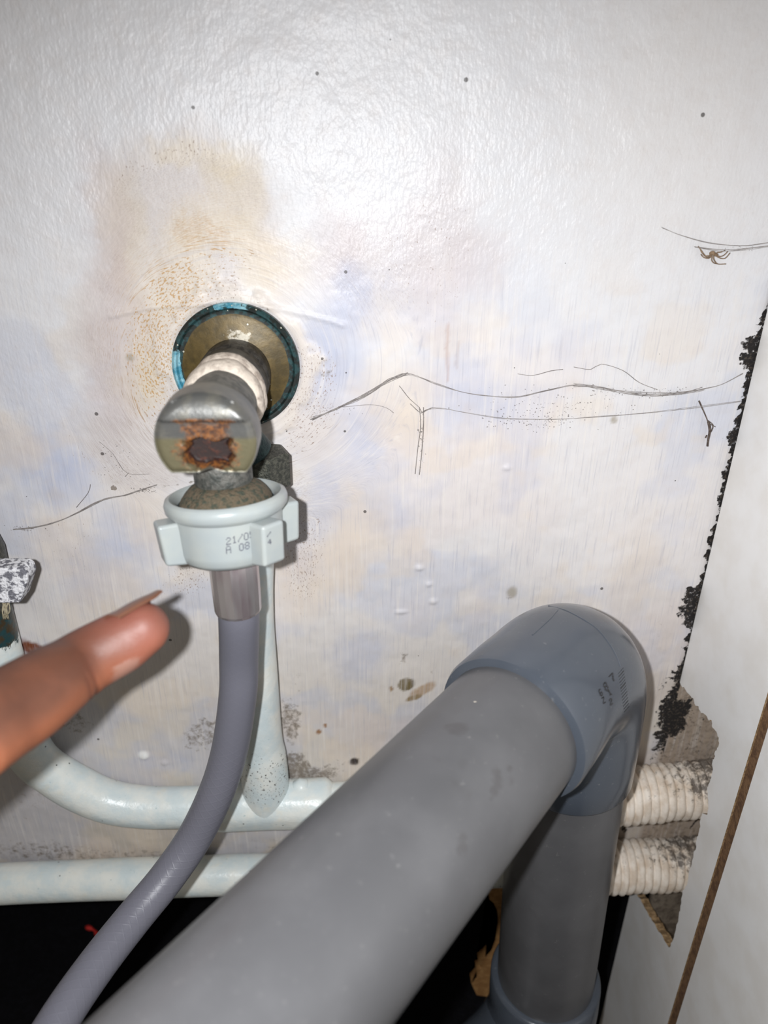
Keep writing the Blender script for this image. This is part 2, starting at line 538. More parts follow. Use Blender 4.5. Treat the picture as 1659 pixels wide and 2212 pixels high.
def fattr(o, name, vals):
    a = o.data.attributes.new(name, 'FLOAT', 'POINT')
    a.data.foreach_set('value', np.asarray(vals, dtype=np.float32))
def cattr(o, name, cols):
    a = o.data.attributes.new(name, 'FLOAT_COLOR', 'POINT')
    c = np.ones((len(cols), 4), np.float32); c[:, :3] = cols
    a.data.foreach_set('color', c.ravel())
def verts(o):
    a = np.empty(len(o.data.vertices) * 3, np.float32)
    o.data.vertices.foreach_get('co', a)
    return a.reshape(-1, 3).astype(float)
def bvh(o):
    return BVHTree.FromPolygons([v.co[:] for v in o.data.vertices], [p.vertices[:] for p in o.data.polygons])
def hit(tree, px, py):
    d = Vector(ray(px, py)).normalized()
    loc, nor, idx, dist = tree.ray_cast(Vector(CAM), d)
    if nor is not None and nor.dot(d) > 0: nor = -nor
    return loc, nor
def spots(o, name, items, tree=None):
    """items: (px, py, radius mm, strength) measured on the surface of o"""
    V = verts(o); val = np.zeros(len(V))
    if items:
        tree = tree or bvh(o)
        for it in items:
            loc, nor = hit(tree, it[0], it[1])
            if loc is None: continue
            d = np.linalg.norm(V - np.array(loc), axis=1) / (it[2] * 0.001)
            val = np.maximum(val, it[3] * np.clip(1.25 - d * d, 0, 1))
    fattr(o, name, val)

FONT = {'2': ['01110', '10001', '00001', '00110', '01000', '10000', '11111'], '1': ['00100', '01100', '00100', '00100', '00100', '00100', '01110'],
        '/': ['00001', '00001', '00010', '00100', '01000', '10000', '10000'], '0': ['01110', '10001', '10001', '10001', '10001', '10001', '01110'],
        '5': ['11111', '10000', '11110', '00001', '00001', '10001', '01110'], 'A': ['01110', '10001', '10001', '11111', '10001', '10001', '10001'],
        '8': ['01110', '10001', '10001', '01110', '10001', '10001', '01110'], ':': ['00000', '00100', '00100', '00000', '00100', '00100', '00000'],
        '4': ['00010', '00110', '01010', '10010', '11111', '00010', '00010'], 'E': ['11111', '10000', '10000', '11111', '10000', '10000', '11111'],
        '6': ['01110', '10000', '10000', '11110', '10001', '10001', '01110'], '7': ['11111', '00001', '00010', '00010', '00100', '00100', '00100'],
        '9': ['01110', '10001', '10001', '01111', '00001', '00001', '01110'], 'Z': ['11111', '00001', '00010', '00100', '01000', '10000', '11111'],
        'S': ['01111', '10000', '10000', '01110', '00001', '00001', '11110'], ' ': ['00000'] * 7}
def decal_quads(tree, cells, du, dv, lift=0.00006):
    """cells: (px, py) centres on the surface; each becomes a small raised ink quad"""
    V, Fc = [], []
    du = np.array(du, float); dv = np.array(dv, float)
    for c in cells:
        q = []
        for s, t in ((-.5, -.5), (.5, -.5), (.5, .5), (-.5, .5)):
            p = np.array(c) + du * s + dv * t
            loc, nor = hit(tree, *p)
            if loc is None: q = None; break
            q.append(np.array(loc) + np.array(nor) * lift)
        if q is None: continue
        b = len(V); V += q; Fc.append((b, b + 1, b + 2, b + 3))
    return V, Fc
def text_cells(txt, org, du, dv, gap=1.2):
    org = np.array(org, float); du = np.array(du, float); dv = np.array(dv, float)
    out = []; x = 0
    for ch in txt:
        for r, row in enumerate(FONT[ch]):
            for c, on in enumerate(row):
                if on == '1': out.append(org + du * (x + c) + dv * r)
        x += 5 + gap
    return out

# value noise on the wall plane
class VN:
    def __init__(s, seed):
        s.g = np.random.default_rng(seed).random((256, 256))
    def __call__(s, x, y):
        xi = np.floor(x).astype(int); yi = np.floor(y).astype(int)
        fx = x - xi; fy = y - yi
        fx = fx * fx * (3 - 2 * fx); fy = fy * fy * (3 - 2 * fy)
        a = s.g[xi % 256, yi % 256]; b = s.g[(xi + 1) % 256, yi % 256]
        c = s.g[xi % 256, (yi + 1) % 256]; d = s.g[(xi + 1) % 256, (yi + 1) % 256]
        return (a * (1 - fx) + b * fx) * (1 - fy) + (c * (1 - fx) + d * fx) * fy
def fbm(seed, x, y, sc, oct=4):
    t = 0; amp = 0.5; tot = 0
    for k in range(oct):
        t = t + amp * VN(seed + k)(x * sc, y * sc); tot += amp
        sc *= 2.03; amp *= 0.55
    return t / tot
def sstep(v, a, b):
    t = np.clip((v - a) / (b - a), 0, 1)
    return t * t * (3 - 2 * t)

XC = 0.1305          # plane of the white panel on the right
ZB = CZ - 0.297      # lower edge of the painted wall board

# ================================================================== SETTING
def build_wall():
    xs = np.concatenate([np.linspace(-0.42, -0.19, 24)[:-1], np.arange(-0.19, 0.172, 0.0007), np.linspace(0.172, 0.26, 10)[1:]])
    zs = np.concatenate([np.arange(ZB, CZ + 0.05, 0.0007), np.linspace(CZ + 0.05, CZ + 0.40, 30)[1:]])
    nx, nz = len(xs), len(zs)
    X, Z = np.meshgrid(xs, zs)
    x = X.ravel(); z = Z.ravel()
    mm = 1000.0
    wx = (fbm(11, x * mm, z * mm, 0.10) - 0.5) * 10 + (fbm(12, x * mm, z * mm, 0.45) - 0.5) * 4
    wz = (fbm(21, x * mm, z * mm, 0.10) - 0.5) * 10 + (fbm(22, x * mm, z * mm, 0.45) - 0.5) * 4
    def blob(px, py, rx, rz, ang=0, soft=0.35, warp=1.0):
        c = W(px, py)
        dx = (x - c[0]) * mm + wx * warp; dz = (z - c[2]) * mm + wz * warp
        a = math.radians(ang)
        u = dx * math.cos(a) + dz * math.sin(a); v = -dx * math.sin(a) + dz * math.cos(a)
        d = np.sqrt((u / rx) ** 2 + (v / rz) ** 2)
        return 1 - sstep(d, 1 - soft, 1 + soft)
    def seg(pts, width, soft=0.5, warp=0.25):
        P = [W(*p) for p in pts]
        best = np.full(len(x), 1e9)
        qx = x * mm + wx * warp; qz = z * mm + wz * warp
        for a, b in zip(P[:-1], P[1:]):
            ax, az, bx, bz = a[0] * mm, a[2] * mm, b[0] * mm, b[2] * mm
            L2 = (bx - ax) ** 2 + (bz - az) ** 2
            t = np.clip(((qx - ax) * (bx - ax) + (qz - az) * (bz - az)) / L2, 0, 1)
            best = np.minimum(best, np.hypot(qx - ax - t * (bx - ax), qz - az - t * (bz - az)))
        return 1 - sstep(best, width * (1 - soft), width * (1 + soft))
    col = np.tile(np.array(srgb(217, 217, 220)), (len(x), 1))
    def lay(mask, c, k=1.0):
        nonlocal col
        f = (np.clip(mask, 0, 1) * k * (1.0 if k > 0.63 else 0.66))[:, None]
        col = col * (1 - f) + np.array(srgb(*c)) * f
    # overall drift towards warm off-white lower down
    zl = (z - CZ) * mm
    lay(sstep(-zl + wz * 2, 20, 120), (216, 212, 211), 0.8)
    lay(sstep(-zl + wz * 2, 120, 215), (208, 199, 188), 0.85)
    lay(sstep(-zl + wz * 2, 225, 275), (184, 174, 162), 0.8)
    n1 = fbm(31, x * mm, z * mm, 0.035, 4); n2 = fbm(41, x * mm, z * mm, 0.05, 4); n3 = fbm(51, x * mm, z * mm, 0.02, 3)
    low = sstep(-zl, 10, 70)
    lay(sstep(n1, 0.50, 0.62) * low, (178, 186, 208), 0.55)
    lay(sstep(n2, 0.54, 0.66) * low, (218, 202, 182), 0.55)
    lay(sstep(n3, 0.55, 0.7) * low, (214, 196, 188), 0.35)
    # thin repainted patch around the tap
    patch = np.maximum.reduce([blob(400, 470, 23, 22, 0, 0.22), blob(370, 640, 24, 26, 0, 0.22), blob(310, 800, 18, 26, 0, 0.3), blob(520, 450, 12, 16, 0, 0.4), blob(300, 950, 20, 18, 0, 0.4), blob(660, 860, 12, 22, 0, 0.4)])
    lay(patch, (206, 198, 194), 0.75)
    for b in [(370, 330, 8, 3.5), (450, 490, 11, 7), (390, 600, 8, 12), (330, 740, 9, 16), (520, 400, 8, 11), (300, 830, 8, 9), (470, 350, 6, 4), (560, 560, 7, 10), (260, 520, 7, 16)]:
        lay(blob(*b, soft=0.5), (214, 196, 158), 0.5)
    for b in [(230, 480, 6, 18), (250, 640, 8, 18), (800, 590, 17, 17), (950, 540, 9, 24), (720, 540, 8, 10), (1040, 560, 9, 10), (240, 830, 8, 16)]:
        lay(blob(*b, soft=0.6), (190, 174, 174), 0.5)
    for b in [(740, 760, 9, 16), (790, 900, 8, 16), (700, 1080, 8, 12), (80, 990, 14, 9), (150, 1040, 9, 9), (830, 1110, 9, 11), (690, 790, 7, 14), (270, 1160, 9, 12), (180, 1240, 9, 14), (1000, 880, 14, 11), (760, 640, 8, 8), (640, 1180, 8, 12), (330, 1650, 16, 6), (280, 1700, 12, 7), (780, 1420, 10, 12)]:
        lay(blob(*b, soft=0.6), (168, 178, 206), 0.6)
    for b in [(770, 1130, 11, 14), (850, 860, 13, 13), (650, 1250, 9, 16), (880, 930, 9, 9), (140, 1180, 11, 12), (320, 1120, 9, 12), (720, 1230, 9, 12), (240, 1270, 12, 11), (600, 560, 8, 9), (20, 960, 9, 8)]:
        lay(blob(*b, soft=0.6), (220, 202, 180), 0.6)
    lay(blob(1400, 1180, 26, 30, soft=0.7), (228, 222, 220), 0.6)
    lay(blob(1370, 1250, 9, 22, soft=0.6), (214, 198, 180), 0.6)
    lay(blob(1500, 200, 30, 40, soft=0.8), (228, 222, 216), 0.5)
    # drips, stains, rust
    lay(seg([(968, 700), (966, 820)], 0.55, 0.6), (170, 130, 110), 0.55)
    lay(seg([(990, 740), (988, 800)], 0.4, 0.6), (165, 150, 150), 0.5)
    lay(blob(878, 1477, 3.0, 3.2, soft=0.12, warp=0.18), (112, 98, 66))
    lay(blob(912, 1490, 5.5, 2.4, 35, soft=0.25, warp=0.3), (168, 142, 114), 0.9)
    lay(blob(893, 1508, 3.2, 1.4, 20, soft=0.2, warp=0.3), (140, 120, 88))
    lay(blob(845, 1487, 0.8, 1.3, soft=0.3, warp=0.1), (150, 122, 88))
    lay(blob(766, 1645, 1.9, 2.2, soft=0.3, warp=0.25), (52, 40, 32))
    lay(blob(702, 1567, 0.8, 1.0, soft=0.3, warp=0.1), (150, 110, 74))
    lay(blob(688, 1580, 1.0, 1.1, soft=0.3, warp=0.1), (150, 110, 74))
    lay(blob(62, 1402, 5.0, 3.4, -20, soft=0.3, warp=0.5), (112, 58, 30))
    lay(blob(310, 1630, 2.0, 2.0, soft=0.4, warp=0.2), (236, 236, 234))
    for b in [(280, 772, 1.2, 1.1), (1325, 905, 1.3, 1.3), (1105, 1280, 2.0, 2.4)]:
        lay(blob(*b, soft=0.4, warp=0.15), (150, 140, 120), 0.7)
    # white putty smear ring around the flange
    c0 = W(512, 790)
    rr = np.hypot(x - c0[0], z - c0[2]) * mm
    ring = sstep(rr, 19.5, 20.5) * (1 - sstep(rr + wx, 22, 25))
    lay(ring, (214, 204, 194), 0.8)
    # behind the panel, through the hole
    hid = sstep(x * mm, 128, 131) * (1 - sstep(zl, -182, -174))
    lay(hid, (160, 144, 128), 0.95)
    base = col.copy()
    # masks ------------------------------------------------------------
    speck = np.maximum.reduce([patch * 0.75, blob(650, 1200, 10, 26, soft=0.7) * 0.8, blob(300, 960, 22, 20, soft=0.6) * 0.85, blob(800, 600, 17, 20, soft=0.6) * 0.7,
                               blob(950, 540, 10, 26, soft=0.6) * 0.6, blob(400, 1250, 10, 10, soft=0.6) * 0.8, blob(620, 1080, 9, 24, soft=0.6) * 0.8, blob(120, 1180, 24, 20, soft=0.6) * 0.5,
                               blob(440, 500, 10, 8, soft=0.5) * 1.0, blob(370, 620, 9, 13, soft=0.5) * 0.95, blob(330, 760, 9, 18, soft=0.5) * 0.95, low * 0.16])
    pore = np.tile(np.array(srgb(140, 118, 104)), (len(x), 1))
    pf = np.maximum.reduce([blob(440, 500, 14, 12, soft=0.5), blob(370, 620, 12, 16, soft=0.5), blob(330, 760, 13, 22, soft=0.5)])[:, None]
    pore = pore * (1 - pf) + np.array(srgb(182, 138, 70)) * pf
    dirt = np.maximum.reduce([blob(440, 1590, 13, 9, 25, soft=0.6) * 0.85, blob(640, 1470, 6, 10, soft=0.6) * 0.55, blob(630, 1560, 4.5, 13, soft=0.5) * 0.9, blob(670, 1670, 18, 6, soft=0.5) * 1.0,
                              blob(640, 1655, 6, 9, soft=0.5) * 1.05, blob(570, 1620, 4, 12, soft=0.5) * 0.7, blob(882, 1420, 2.5, 4, soft=0.6) * 0.8, blob(930, 1450, 1.2, 4.5, soft=0.6) * 0.7,
                              blob(250, 1850, 45, 6, soft=0.6) * 0.75, blob(100, 1840, 30, 8, soft=0.6) * 0.8, blob(560, 1830, 20, 8, soft=0.6) * 0.6, blob(150, 1560, 12, 8, soft=0.6) * 0.8,
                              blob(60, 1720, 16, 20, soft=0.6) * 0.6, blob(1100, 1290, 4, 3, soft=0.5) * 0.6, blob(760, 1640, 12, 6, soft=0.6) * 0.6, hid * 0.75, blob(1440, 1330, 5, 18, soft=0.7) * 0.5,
                              blob(570, 668, 3, 1.5, soft=0.6) * 0.9, blob(640, 870, 2.5, 7, soft=0.6) * 0.6, blob(690, 810, 1.5, 1.5, soft=0.5) * 0.9, blob(247, 1054, 1.2, 1.0, soft=0.3, warp=0.1) * 1.4,
                              sstep(-zl, 195, 285) * 0.5, blob(1330, 1650, 16, 26, soft=0.6) * 0.6,
                              seg([(430, 1040), (345, 1050), (300, 1062)], 0.6) * 0.8])
    # mould creeping along the corner, thicker in places
    dc = (XC - x) * mm
    wob = fbm(61, x * 0, z * mm, 0.11, 4); wob2 = fbm(71, x * mm, z * mm, 0.5, 3)
    thick = 0.6 + 4.8 * sstep(wob, 0.42, 0.68) + 2.2 * sstep(-zl, 60, 170) * wob
    thick = thick * sstep(-zl, 34, 52)
    corner = (1 - sstep(dc + (wob2 - 0.5) * 5, thick * 0.55, thick * 1.3 + 0.5)) * sstep(-zl, 36, 44) * (dc > -1.5)
    mould = np.maximum.reduce([corner * (1 - sstep(-zl, 215, 240) * 0.6), blob(1460, 1545, 6.5, 12, 10, soft=0.45) * 1.1, blob(1490, 1620, 8, 10, soft=0.6) * 0.62, blob(1500, 1560, 9, 9, soft=0.6) * 0.6,
                               blob(1530, 1640, 6, 12, soft=0.6) * 0.6, seg([(1400, 1772), (1480, 1758), (1530, 1740)], 1.3) * 0.85, blob(1395, 1580, 2.2, 8, soft=0.6) * 0.5,
                               seg([(1360, 1925), (1500, 1900)], 1.4) * 0.8, blob(1345, 1790, 3.0, 3.0, soft=0.5) * 0.95, blob(1440, 1480, 2.5, 5, soft=0.5) * 0.7,
                               seg([(1490, 1790), (1510, 1765)], 0.6) * 1.0])
    peel = (1 - sstep(-zl + wz * 3, 18, 58)) * (1 - patch * 0.6)
    left = (1 - sstep(x * mm + wx * 2, -78, -58)) * (1 - sstep(-zl + wz, 72, 96)) * 0.55
    peel = np.maximum(peel, left)
    # stroke field: brush marks circle the flange near it, run vertically elsewhere
    ang = np.arctan2(x - c0[0], z - c0[2])
    near = 1 - sstep(rr, 34, 60)
    near = np.maximum(near, 0)
    R_ = np.hypot(x - c0[0], z - c0[2])
    su = x * (1 - near) + R_ * near
    sv = z * (1 - near) + ang * 0.03 * near
    # relief -----------------------------------------------------------
    y = -(fbm(81, x * mm, z * mm, 0.06, 4) - 0.5) * 0.0012
    y -= seg([(238, 684), (320, 664), (480, 652), (600, 664), (745, 702)], 0.55, 0.6, 0.1) * 0.00055
    y -= seg([(420, 632), (500, 612), (560, 640)], 0.5, 0.7, 0.15) * 0.0003
    y -= ring * 0.0007
    for b in [(905, 1228, 1.4, 0.9), (935, 1300, 1.3, 1.0), (925, 1262, 0.9, 0.9), (866, 1322, 2.0, 0.7), (1095, 1010, 1.2, 0.7), (312, 1632, 1.8, 1.8), (355, 1648, 1.0, 1.2)]:
        y -= blob(*b, soft=0.6, warp=0.1) * 0.0006
    for b in [(355, 1300, 25), (1390, 1420, 10)]:
        y -= blob(b[0], b[1], b[2], b[2], soft=0.9) * 0.0004
    y = np.where(x > 0.2, 0, y)
    V = np.stack([x, y, z], 1)
    me = bpy.data.meshes.new('wall_back')
    idx = np.arange(nx * nz).reshape(nz, nx)
    q = np.stack([idx[:-1, :-1], idx[:-1, 1:], idx[1:, 1:], idx[1:, :-1]], -1).reshape(-1, 4)
    # thickness: back sheet joined round the rim
    n0 = len(V)
    rim = np.concatenate([idx[0, :], idx[1:, -1], idx[-1, -2::-1], idx[-2:0:-1, 0]])
    Vb = V[rim].copy(); Vb[:, 1] = 0.012
    V2 = np.concatenate([V, Vb])
    nr = len(rim)
    side = np.stack([rim, n0 + np.arange(nr), n0 + (np.arange(nr) + 1) % nr, np.roll(rim, -1)], 1)
    quads = np.concatenate([q, side])
    me.vertices.add(len(V2)); me.vertices.foreach_set('co', V2.astype(np.float32).ravel())
    nq = len(quads)
    me.loops.add(nq * 4); me.loops.foreach_set('vertex_index', quads.astype(np.int32).ravel())
    me.polygons.add(nq)
    me.polygons.foreach_set('loop_start', np.arange(0, nq * 4, 4, dtype=np.int32))
    me.update(calc_edges=True)
    me.validate()
    me.shade_smooth()
    me.materials.append(M['wall'])
    o = bpy.data.objects.new('wall_back', me)
    COL.objects.link(o)
    pad = lambda a: np.concatenate([a, a[rim]])
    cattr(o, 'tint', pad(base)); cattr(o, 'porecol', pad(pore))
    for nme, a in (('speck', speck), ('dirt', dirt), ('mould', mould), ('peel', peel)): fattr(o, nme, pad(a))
    a = o.data.attributes.new('stroke', 'FLOAT_VECTOR', 'POINT')
    a.data.foreach_set('vector', pad(np.stack([su, su * 0, sv], 1)).astype(np.float32).ravel())
    struct(o, 'white painted wall with patchy brush marks and grime')
    return o
wall = build_wall()

# floor: black mat, the void's darkness put into its colour, with a torn brown board lying by the waste pipe
def rough_grid(name, fn, nu, nv, mat, parent=None):
    V = [fn(i / (nu - 1), j / (nv - 1)) for j in range(nv) for i in range(nu)]
    Fc = [(j * nu + i, j * nu + i + 1, (j + 1) * nu + i + 1, (j + 1) * nu + i) for j in range(nv - 1) for i in range(nu - 1)]
    return make(name, V, Fc, mat, parent, 180)
floor = rough_grid('floor', lambda u, v: (-0.42 + 0.72 * u, -0.45 + 0.75 * v, -0.002 + 0.0015 * math.sin(u * 37 + math.sin(v * 23) * 3) * math.sin(v * 41)), 60, 60, M['black'])
struct(floor, 'black floor in the gap below the wall board')
bk = rough_grid('wall_recess', lambda u, v: (-0.42 + 0.72 * u, 0.11 + 0.002 * math.sin(u * 31), -0.002 + (0.80) * v), 20, 12, M['dark'])
struct(bk, 'dark recess behind the wall board')

# right hand panel: two sheets with a brown joint, ragged hole where the pipes pass
def side_pts(L): return [SX(px, py, XC) for px, py in L]
hole_px = [(1466, 1470), (1470, 1478), (1482, 1492), (1488, 1499), (1497, 1508), (1500, 1520), (1509, 1526), (1514, 1540), (1522, 1543), (1529, 1553), (1537, 1556), (1538, 1570), (1545, 1578), (1550, 1590),
           (1553, 1603), (1549, 1616), (1545, 1622), (1542, 1640), (1538, 1650), (1540, 1662), (1536, 1676), (1533, 1690), (1528, 1700), (1529, 1716), (1530, 1738), (1528, 1760), (1516, 1757), (1513, 1770), (1511, 1790), (1508, 1806),
           (1503, 1818), (1504, 1830), (1498, 1846), (1494, 1868), (1489, 1880), (1487, 1896), (1484, 1912), (1476, 1922), (1473, 1936), (1470, 1956), (1466, 1980), (1460, 2008), (1452, 2034), (1446, 2047),
           (1438, 2036), (1430, 2020), (1418, 2004), (1408, 1988), (1400, 1974), (1392, 1960), (1384, 1942), (1376, 1932), (1366, 1924)]
hp = [(-p[1], p[2]) for p in side_pts(hole_px)]     # (off, z)
hp = [(max(o_, 0.0012), z_) for o_, z_ in hp]
jog = random.Random(3)
hp2 = []
for a, b in zip(hp[:-1], hp[1:]):
    hp2.append(a)
    for t in (0.33, 0.66):
        hp2.append((max(0.0012, a[0] + (b[0] - a[0]) * t + jog.uniform(-.0005, .0005)), a[1] + (b[1] - a[1]) * t + jog.uniform(-.0005, .0005)))
hp2.append(hp[-1])
OFF_J = 0.0545
def extrude_poly(name, poly, x0, x1, mat, edge_mat, parent):
    bm = bmesh.new()
    a = [bm.verts.new((x0, -o_, z_)) for o_, z_ in poly]
    b = [bm.verts.new((x1, -o_, z_)) for o_, z_ in poly]
    n = len(a)
    from mathutils.geometry import tessellate_polygon
    for t in tessellate_polygon([[Vector((o_, z_, 0)) for o_, z_ in poly]]):
        bm.faces.new([a[i] for i in t]); bm.faces.new([b[i] for i in reversed(t)])
    for i in range(n):
        f = bm.faces.new((a[i], b[i], b[(i + 1) % n], a[(i + 1) % n])); f.material_index = 1
    o = from_bm(name, bm, mat, parent, 30)
    o.data.materials.append(edge_mat)
    return o
wr = bpy.data.objects.new('wall_right', None); COL.objects.link(wr); wr.empty_display_size = 0.01
struct(wr, 'white side panel with a ragged hole and a brown joint')
ZT, ZF = CZ + 0.40, 0.0
polyA = [(OFF_J - 0.0024, ZF), (OFF_J - 0.0024, ZT), (0.0012, ZT), (0.0012, hp2[0][1] + 0.002)] + hp2 + [(0.0012, hp2[-1][1] - 0.002), (0.0012, ZF)]
extrude_poly('panel', polyA, XC, XC + 0.0035, M['panel'], M['edge'], wr)
polyB = [(0.30, ZF), (0.30, ZT), (OFF_J + 0.0024, ZT), (OFF_J + 0.0024, ZF)]
extrude_poly('panel', polyB, XC, XC + 0.0035, M['panel'], M['edge'], wr)
polyJ = [(OFF_J + 0.0026, ZF), (OFF_J + 0.0026, ZT), (OFF_J - 0.0026, ZT), (OFF_J - 0.0026, ZF)]
extrude_poly('joint', polyJ, XC + 0.0006, XC + 0.0030, M['grout'], M['grout'], wr)

# brown board lying torn behind the lower elbow
brd = []
for px, py in [(1062, 1905), (1085, 1905), (1110, 2000), (1110, 2160), (1030, 2150), (1018, 2124), (1030, 2110), (1029, 2096), (1040, 2092), (1034, 2080), (1048, 2068), (1062, 2052), (1070, 2030), (1076, 1990), (1074, 1966), (1066, 1950), (1058, 1944)]:
    p = W(px, py, -0.004)
    brd.append((p[0], p[2]))
bm = bmesh.new()
a = [bm.verts.new((x_, 0.004, z_)) for x_, z_ in brd]; b = [bm.verts.new((x_, 0.009, z_)) for x_, z_ in brd]
f1 = bm.faces.new(a); f2 = bm.faces.new(b[::-1])
for i in range(len(a)):
    bm.faces.new((a[i], b[i], b[(i + 1) % len(a)], a[(i + 1) % len(a)]))
bmesh.ops.triangulate(bm, faces=[f1, f2])
ob = from_bm('board_scrap', bm, M['tan'], None, 30)
tag(ob, 'torn brown board scrap behind the upright grey waste pipe', 'board')

ob = rough_grid('board_scrap', lambda u, v: (XC + 0.006 + 0.10 * u, -0.006 + 0.0012 * math.sin(u * 19 + v * 7), CZ - 0.372 + 0.080 * v), 16, 16, M['greyboard'])
sd = ob.modifiers.new('thickness', 'SOLIDIFY'); sd.thickness = 0.004; sd.offset = 1
tag(ob, 'dirty grey-brown board seen through the pointed lower end of the panel hole', 'board')

# ================================================================== WASTE PIPE
wp = empty('waste_pipe', 'thick grey plastic waste pipe with a glossy elbow beside the corner', 'pipe')
EL = np.array([0.0760, -0.0335, CZ - 0.1475])          # elbow corner
DN = np.array([0.04, 0.0, -1.0]) / math.hypot(1, 0.04)
AR = nrm(C(543, 2205, 0.139) - EL)                     # arm runs out towards the room
RP = 0.0204
def elbow_path(corner, d1, d2, bend, n=18):
    """rounded corner arriving against d1 (coming from corner + d1) and leaving along d2"""
    p1 = corner + d1 * bend; p2 = corner + d2 * bend
    out = []
    for i in range(n + 1):
        t = i / n
        out.append((1 - t) ** 2 * p1 + 2 * t * (1 - t) * corner + t * t * p2)
    return out
# arm pipe
arm = tube('arm', [EL + AR * (0.028 + 0.0012 * i) for i in range(0, 200)], RP, M['pvc'], wp, 96)
spots(arm, 'stain', [(985, 1575, 3.2, 1.0), (1000, 1570, 2.2, .9), (968, 1572, 2, .8), (1072, 1668, 2.2, 1.0), (1075, 1690, 2.2, 1.0), (1068, 1712, 1.8, 1.0), (1062, 1727, 1.2, .9), (1100, 1660, 1.6, .9), (1105, 1690, 1.6, .8),
                     (1000, 1810, 2.2, .8), (1000, 1835, 2.6, .9), (945, 1640, 1.8, .7), (1000, 1650, 2.4, .6), (1140, 1625, .8, 1.0), (985, 1700, 2.5, .6), (650, 2000, 1.6, .5), (1010, 1720, 2, .7)])
spots(arm, 'splash', [(755, 1937, .5, 1.0), (760, 1930, .35, 1.0), (1064, 1462, .5, 1.0), (1035, 1450, .9, .8), (1022, 1515, .9, .7)])
# elbow: socket on the arm, swept body, socket on the upright
pth = [EL + DN * 0.0525, EL + DN * 0.0518, EL + DN * 0.0508, EL + DN * 0.042, EL + DN * 0.034] + elbow_path(EL, DN, AR, 0.026) + [EL + AR * 0.034, EL + AR * 0.0465, EL + AR * 0.0480, EL + AR * 0.0485]
rds = [RP + 0.0004, RP + 0.0014, RP + 0.0019, RP + 0.0021, RP + 0.0023] + [0.0226 + 0.0003 * math.sin(i / 18 * math.pi) for i in range(19)] + [RP + 0.0026, RP + 0.0027, RP + 0.0022, RP + 0.0005]
elb = tube('elbow', pth, rds, M['pvc_fit'], wp, 96, smooth=50)
elb['label'] = 'glossy blue-grey elbow fitting'
spots(elb, 'stain', [])
etree = bvh(elb)
spots(elb, 'splash', [(1205, 1375, 1.0, 1.0), (1198, 1370, .9, 1.0), (1215, 1382, .8, 1.0), (1222, 1388, .6, 1.0)], etree)
# moulding seam ridges of the fitting
def seam(px_list, r=0.00022):
    pts = []
    for q in px_list:
        loc, nor = hit(etree, *q)
        if loc is not None: pts.append(np.array(loc))
    if len(pts) > 2: tube('mould_seam', catmull(pts, 0.001), r, M['pvc_fit'], elb, 8)
seam([(1148, 1306), (1185, 1309), (1220, 1318), (1255, 1335), (1287, 1356), (1310, 1382), (1328, 1410), (1340, 1440)])
seam([(1205, 1318), (1190, 1335), (1172, 1352), (1150, 1372)])
# barcode and letters printed on the fitting
Vd, Fd = [], []
def add_dec(cells, du, dv):
    v, f = decal_quads(etree, cells, du, dv)
    b0 = len(Vd); Vd.extend(v); Fd.extend([tuple(i + b0 for i in q) for q in f])
for k, wdt in enumerate([2, 4, 2, 3, 2, 5, 2, 2, 3, 2, 2, 3, 2, 2]):
    add_dec([(1341 + 1.3 * k * 0.75, 1449 + 6.4 * k)], (11, -13), (0, wdt * 0.8))
v_, f_ = [], []
add_dec(text_cells('7', (1316, 1461), (1.6, -1.6), (1.1, 2.0)), (2.6, -2.4), (1.2, 2.6))
add_dec(text_cells('8', (1303, 1478), (1.2, -1.2), (1.0, 2.4)), (2.4, -2.2), (1.2, 2.8))
add_dec(text_cells('6', (1293, 1492), (0.9, -0.9), (0.9, 2.0)), (2.2, -2.0), (1.2, 2.6))
add_dec(text_cells('1', (1311, 1492), (1.4, -0.6), (0.9, 1.6)), (2.2, -2.0), (1.2, 2.4))
add_dec(text_cells('2', (1316, 1512), (1.0, -0.9), (0.5, 1.9)), (2.2, -1.6), (0.8, 2.4))
add_dec(text_cells('Z', (1300, 1508), (0.9, -0.6), (0.6, 1.9)), (2.0, -1.4), (0.8, 2.4))
make('printed_barcode', Vd, Fd, M['ink2'], elb, None)
# upright and lower socket elbow
spots(tube('upright_pipe', [EL + DN * (0.040 + 0.0025 * i) for i in range(0, 68)], RP, M['pvc'], wp, 96), 'stain', [(1250, 1965, 1.2, .4)])
LO = EL + DN * 0.2150
A2 = nrm([-0.80, -0.60, 0.02])
UP = -DN
pth2 = [LO + UP * 0.0440, LO + UP * 0.0436, LO + UP * 0.0425, LO + UP * 0.030] + elbow_path(LO, UP, A2, 0.024) + [LO + A2 * 0.032, LO + A2 * 0.046, LO + A2 * 0.0472, LO + A2 * 0.0475]
rds2 = [RP + 0.0004, RP + 0.0022, RP + 0.0029, RP + 0.0031] + [0.0234] * 19 + [RP + 0.0031, RP + 0.0031, RP + 0.0026, RP + 0.0004]
tube('lower_elbow', pth2, rds2, M['pvc_fit'], wp, 72, smooth=50)
tube('outlet_pipe', [LO + A2 * (0.034 + 0.004 * i) for i in range(50)], RP, M['pvc'], wp, 64)

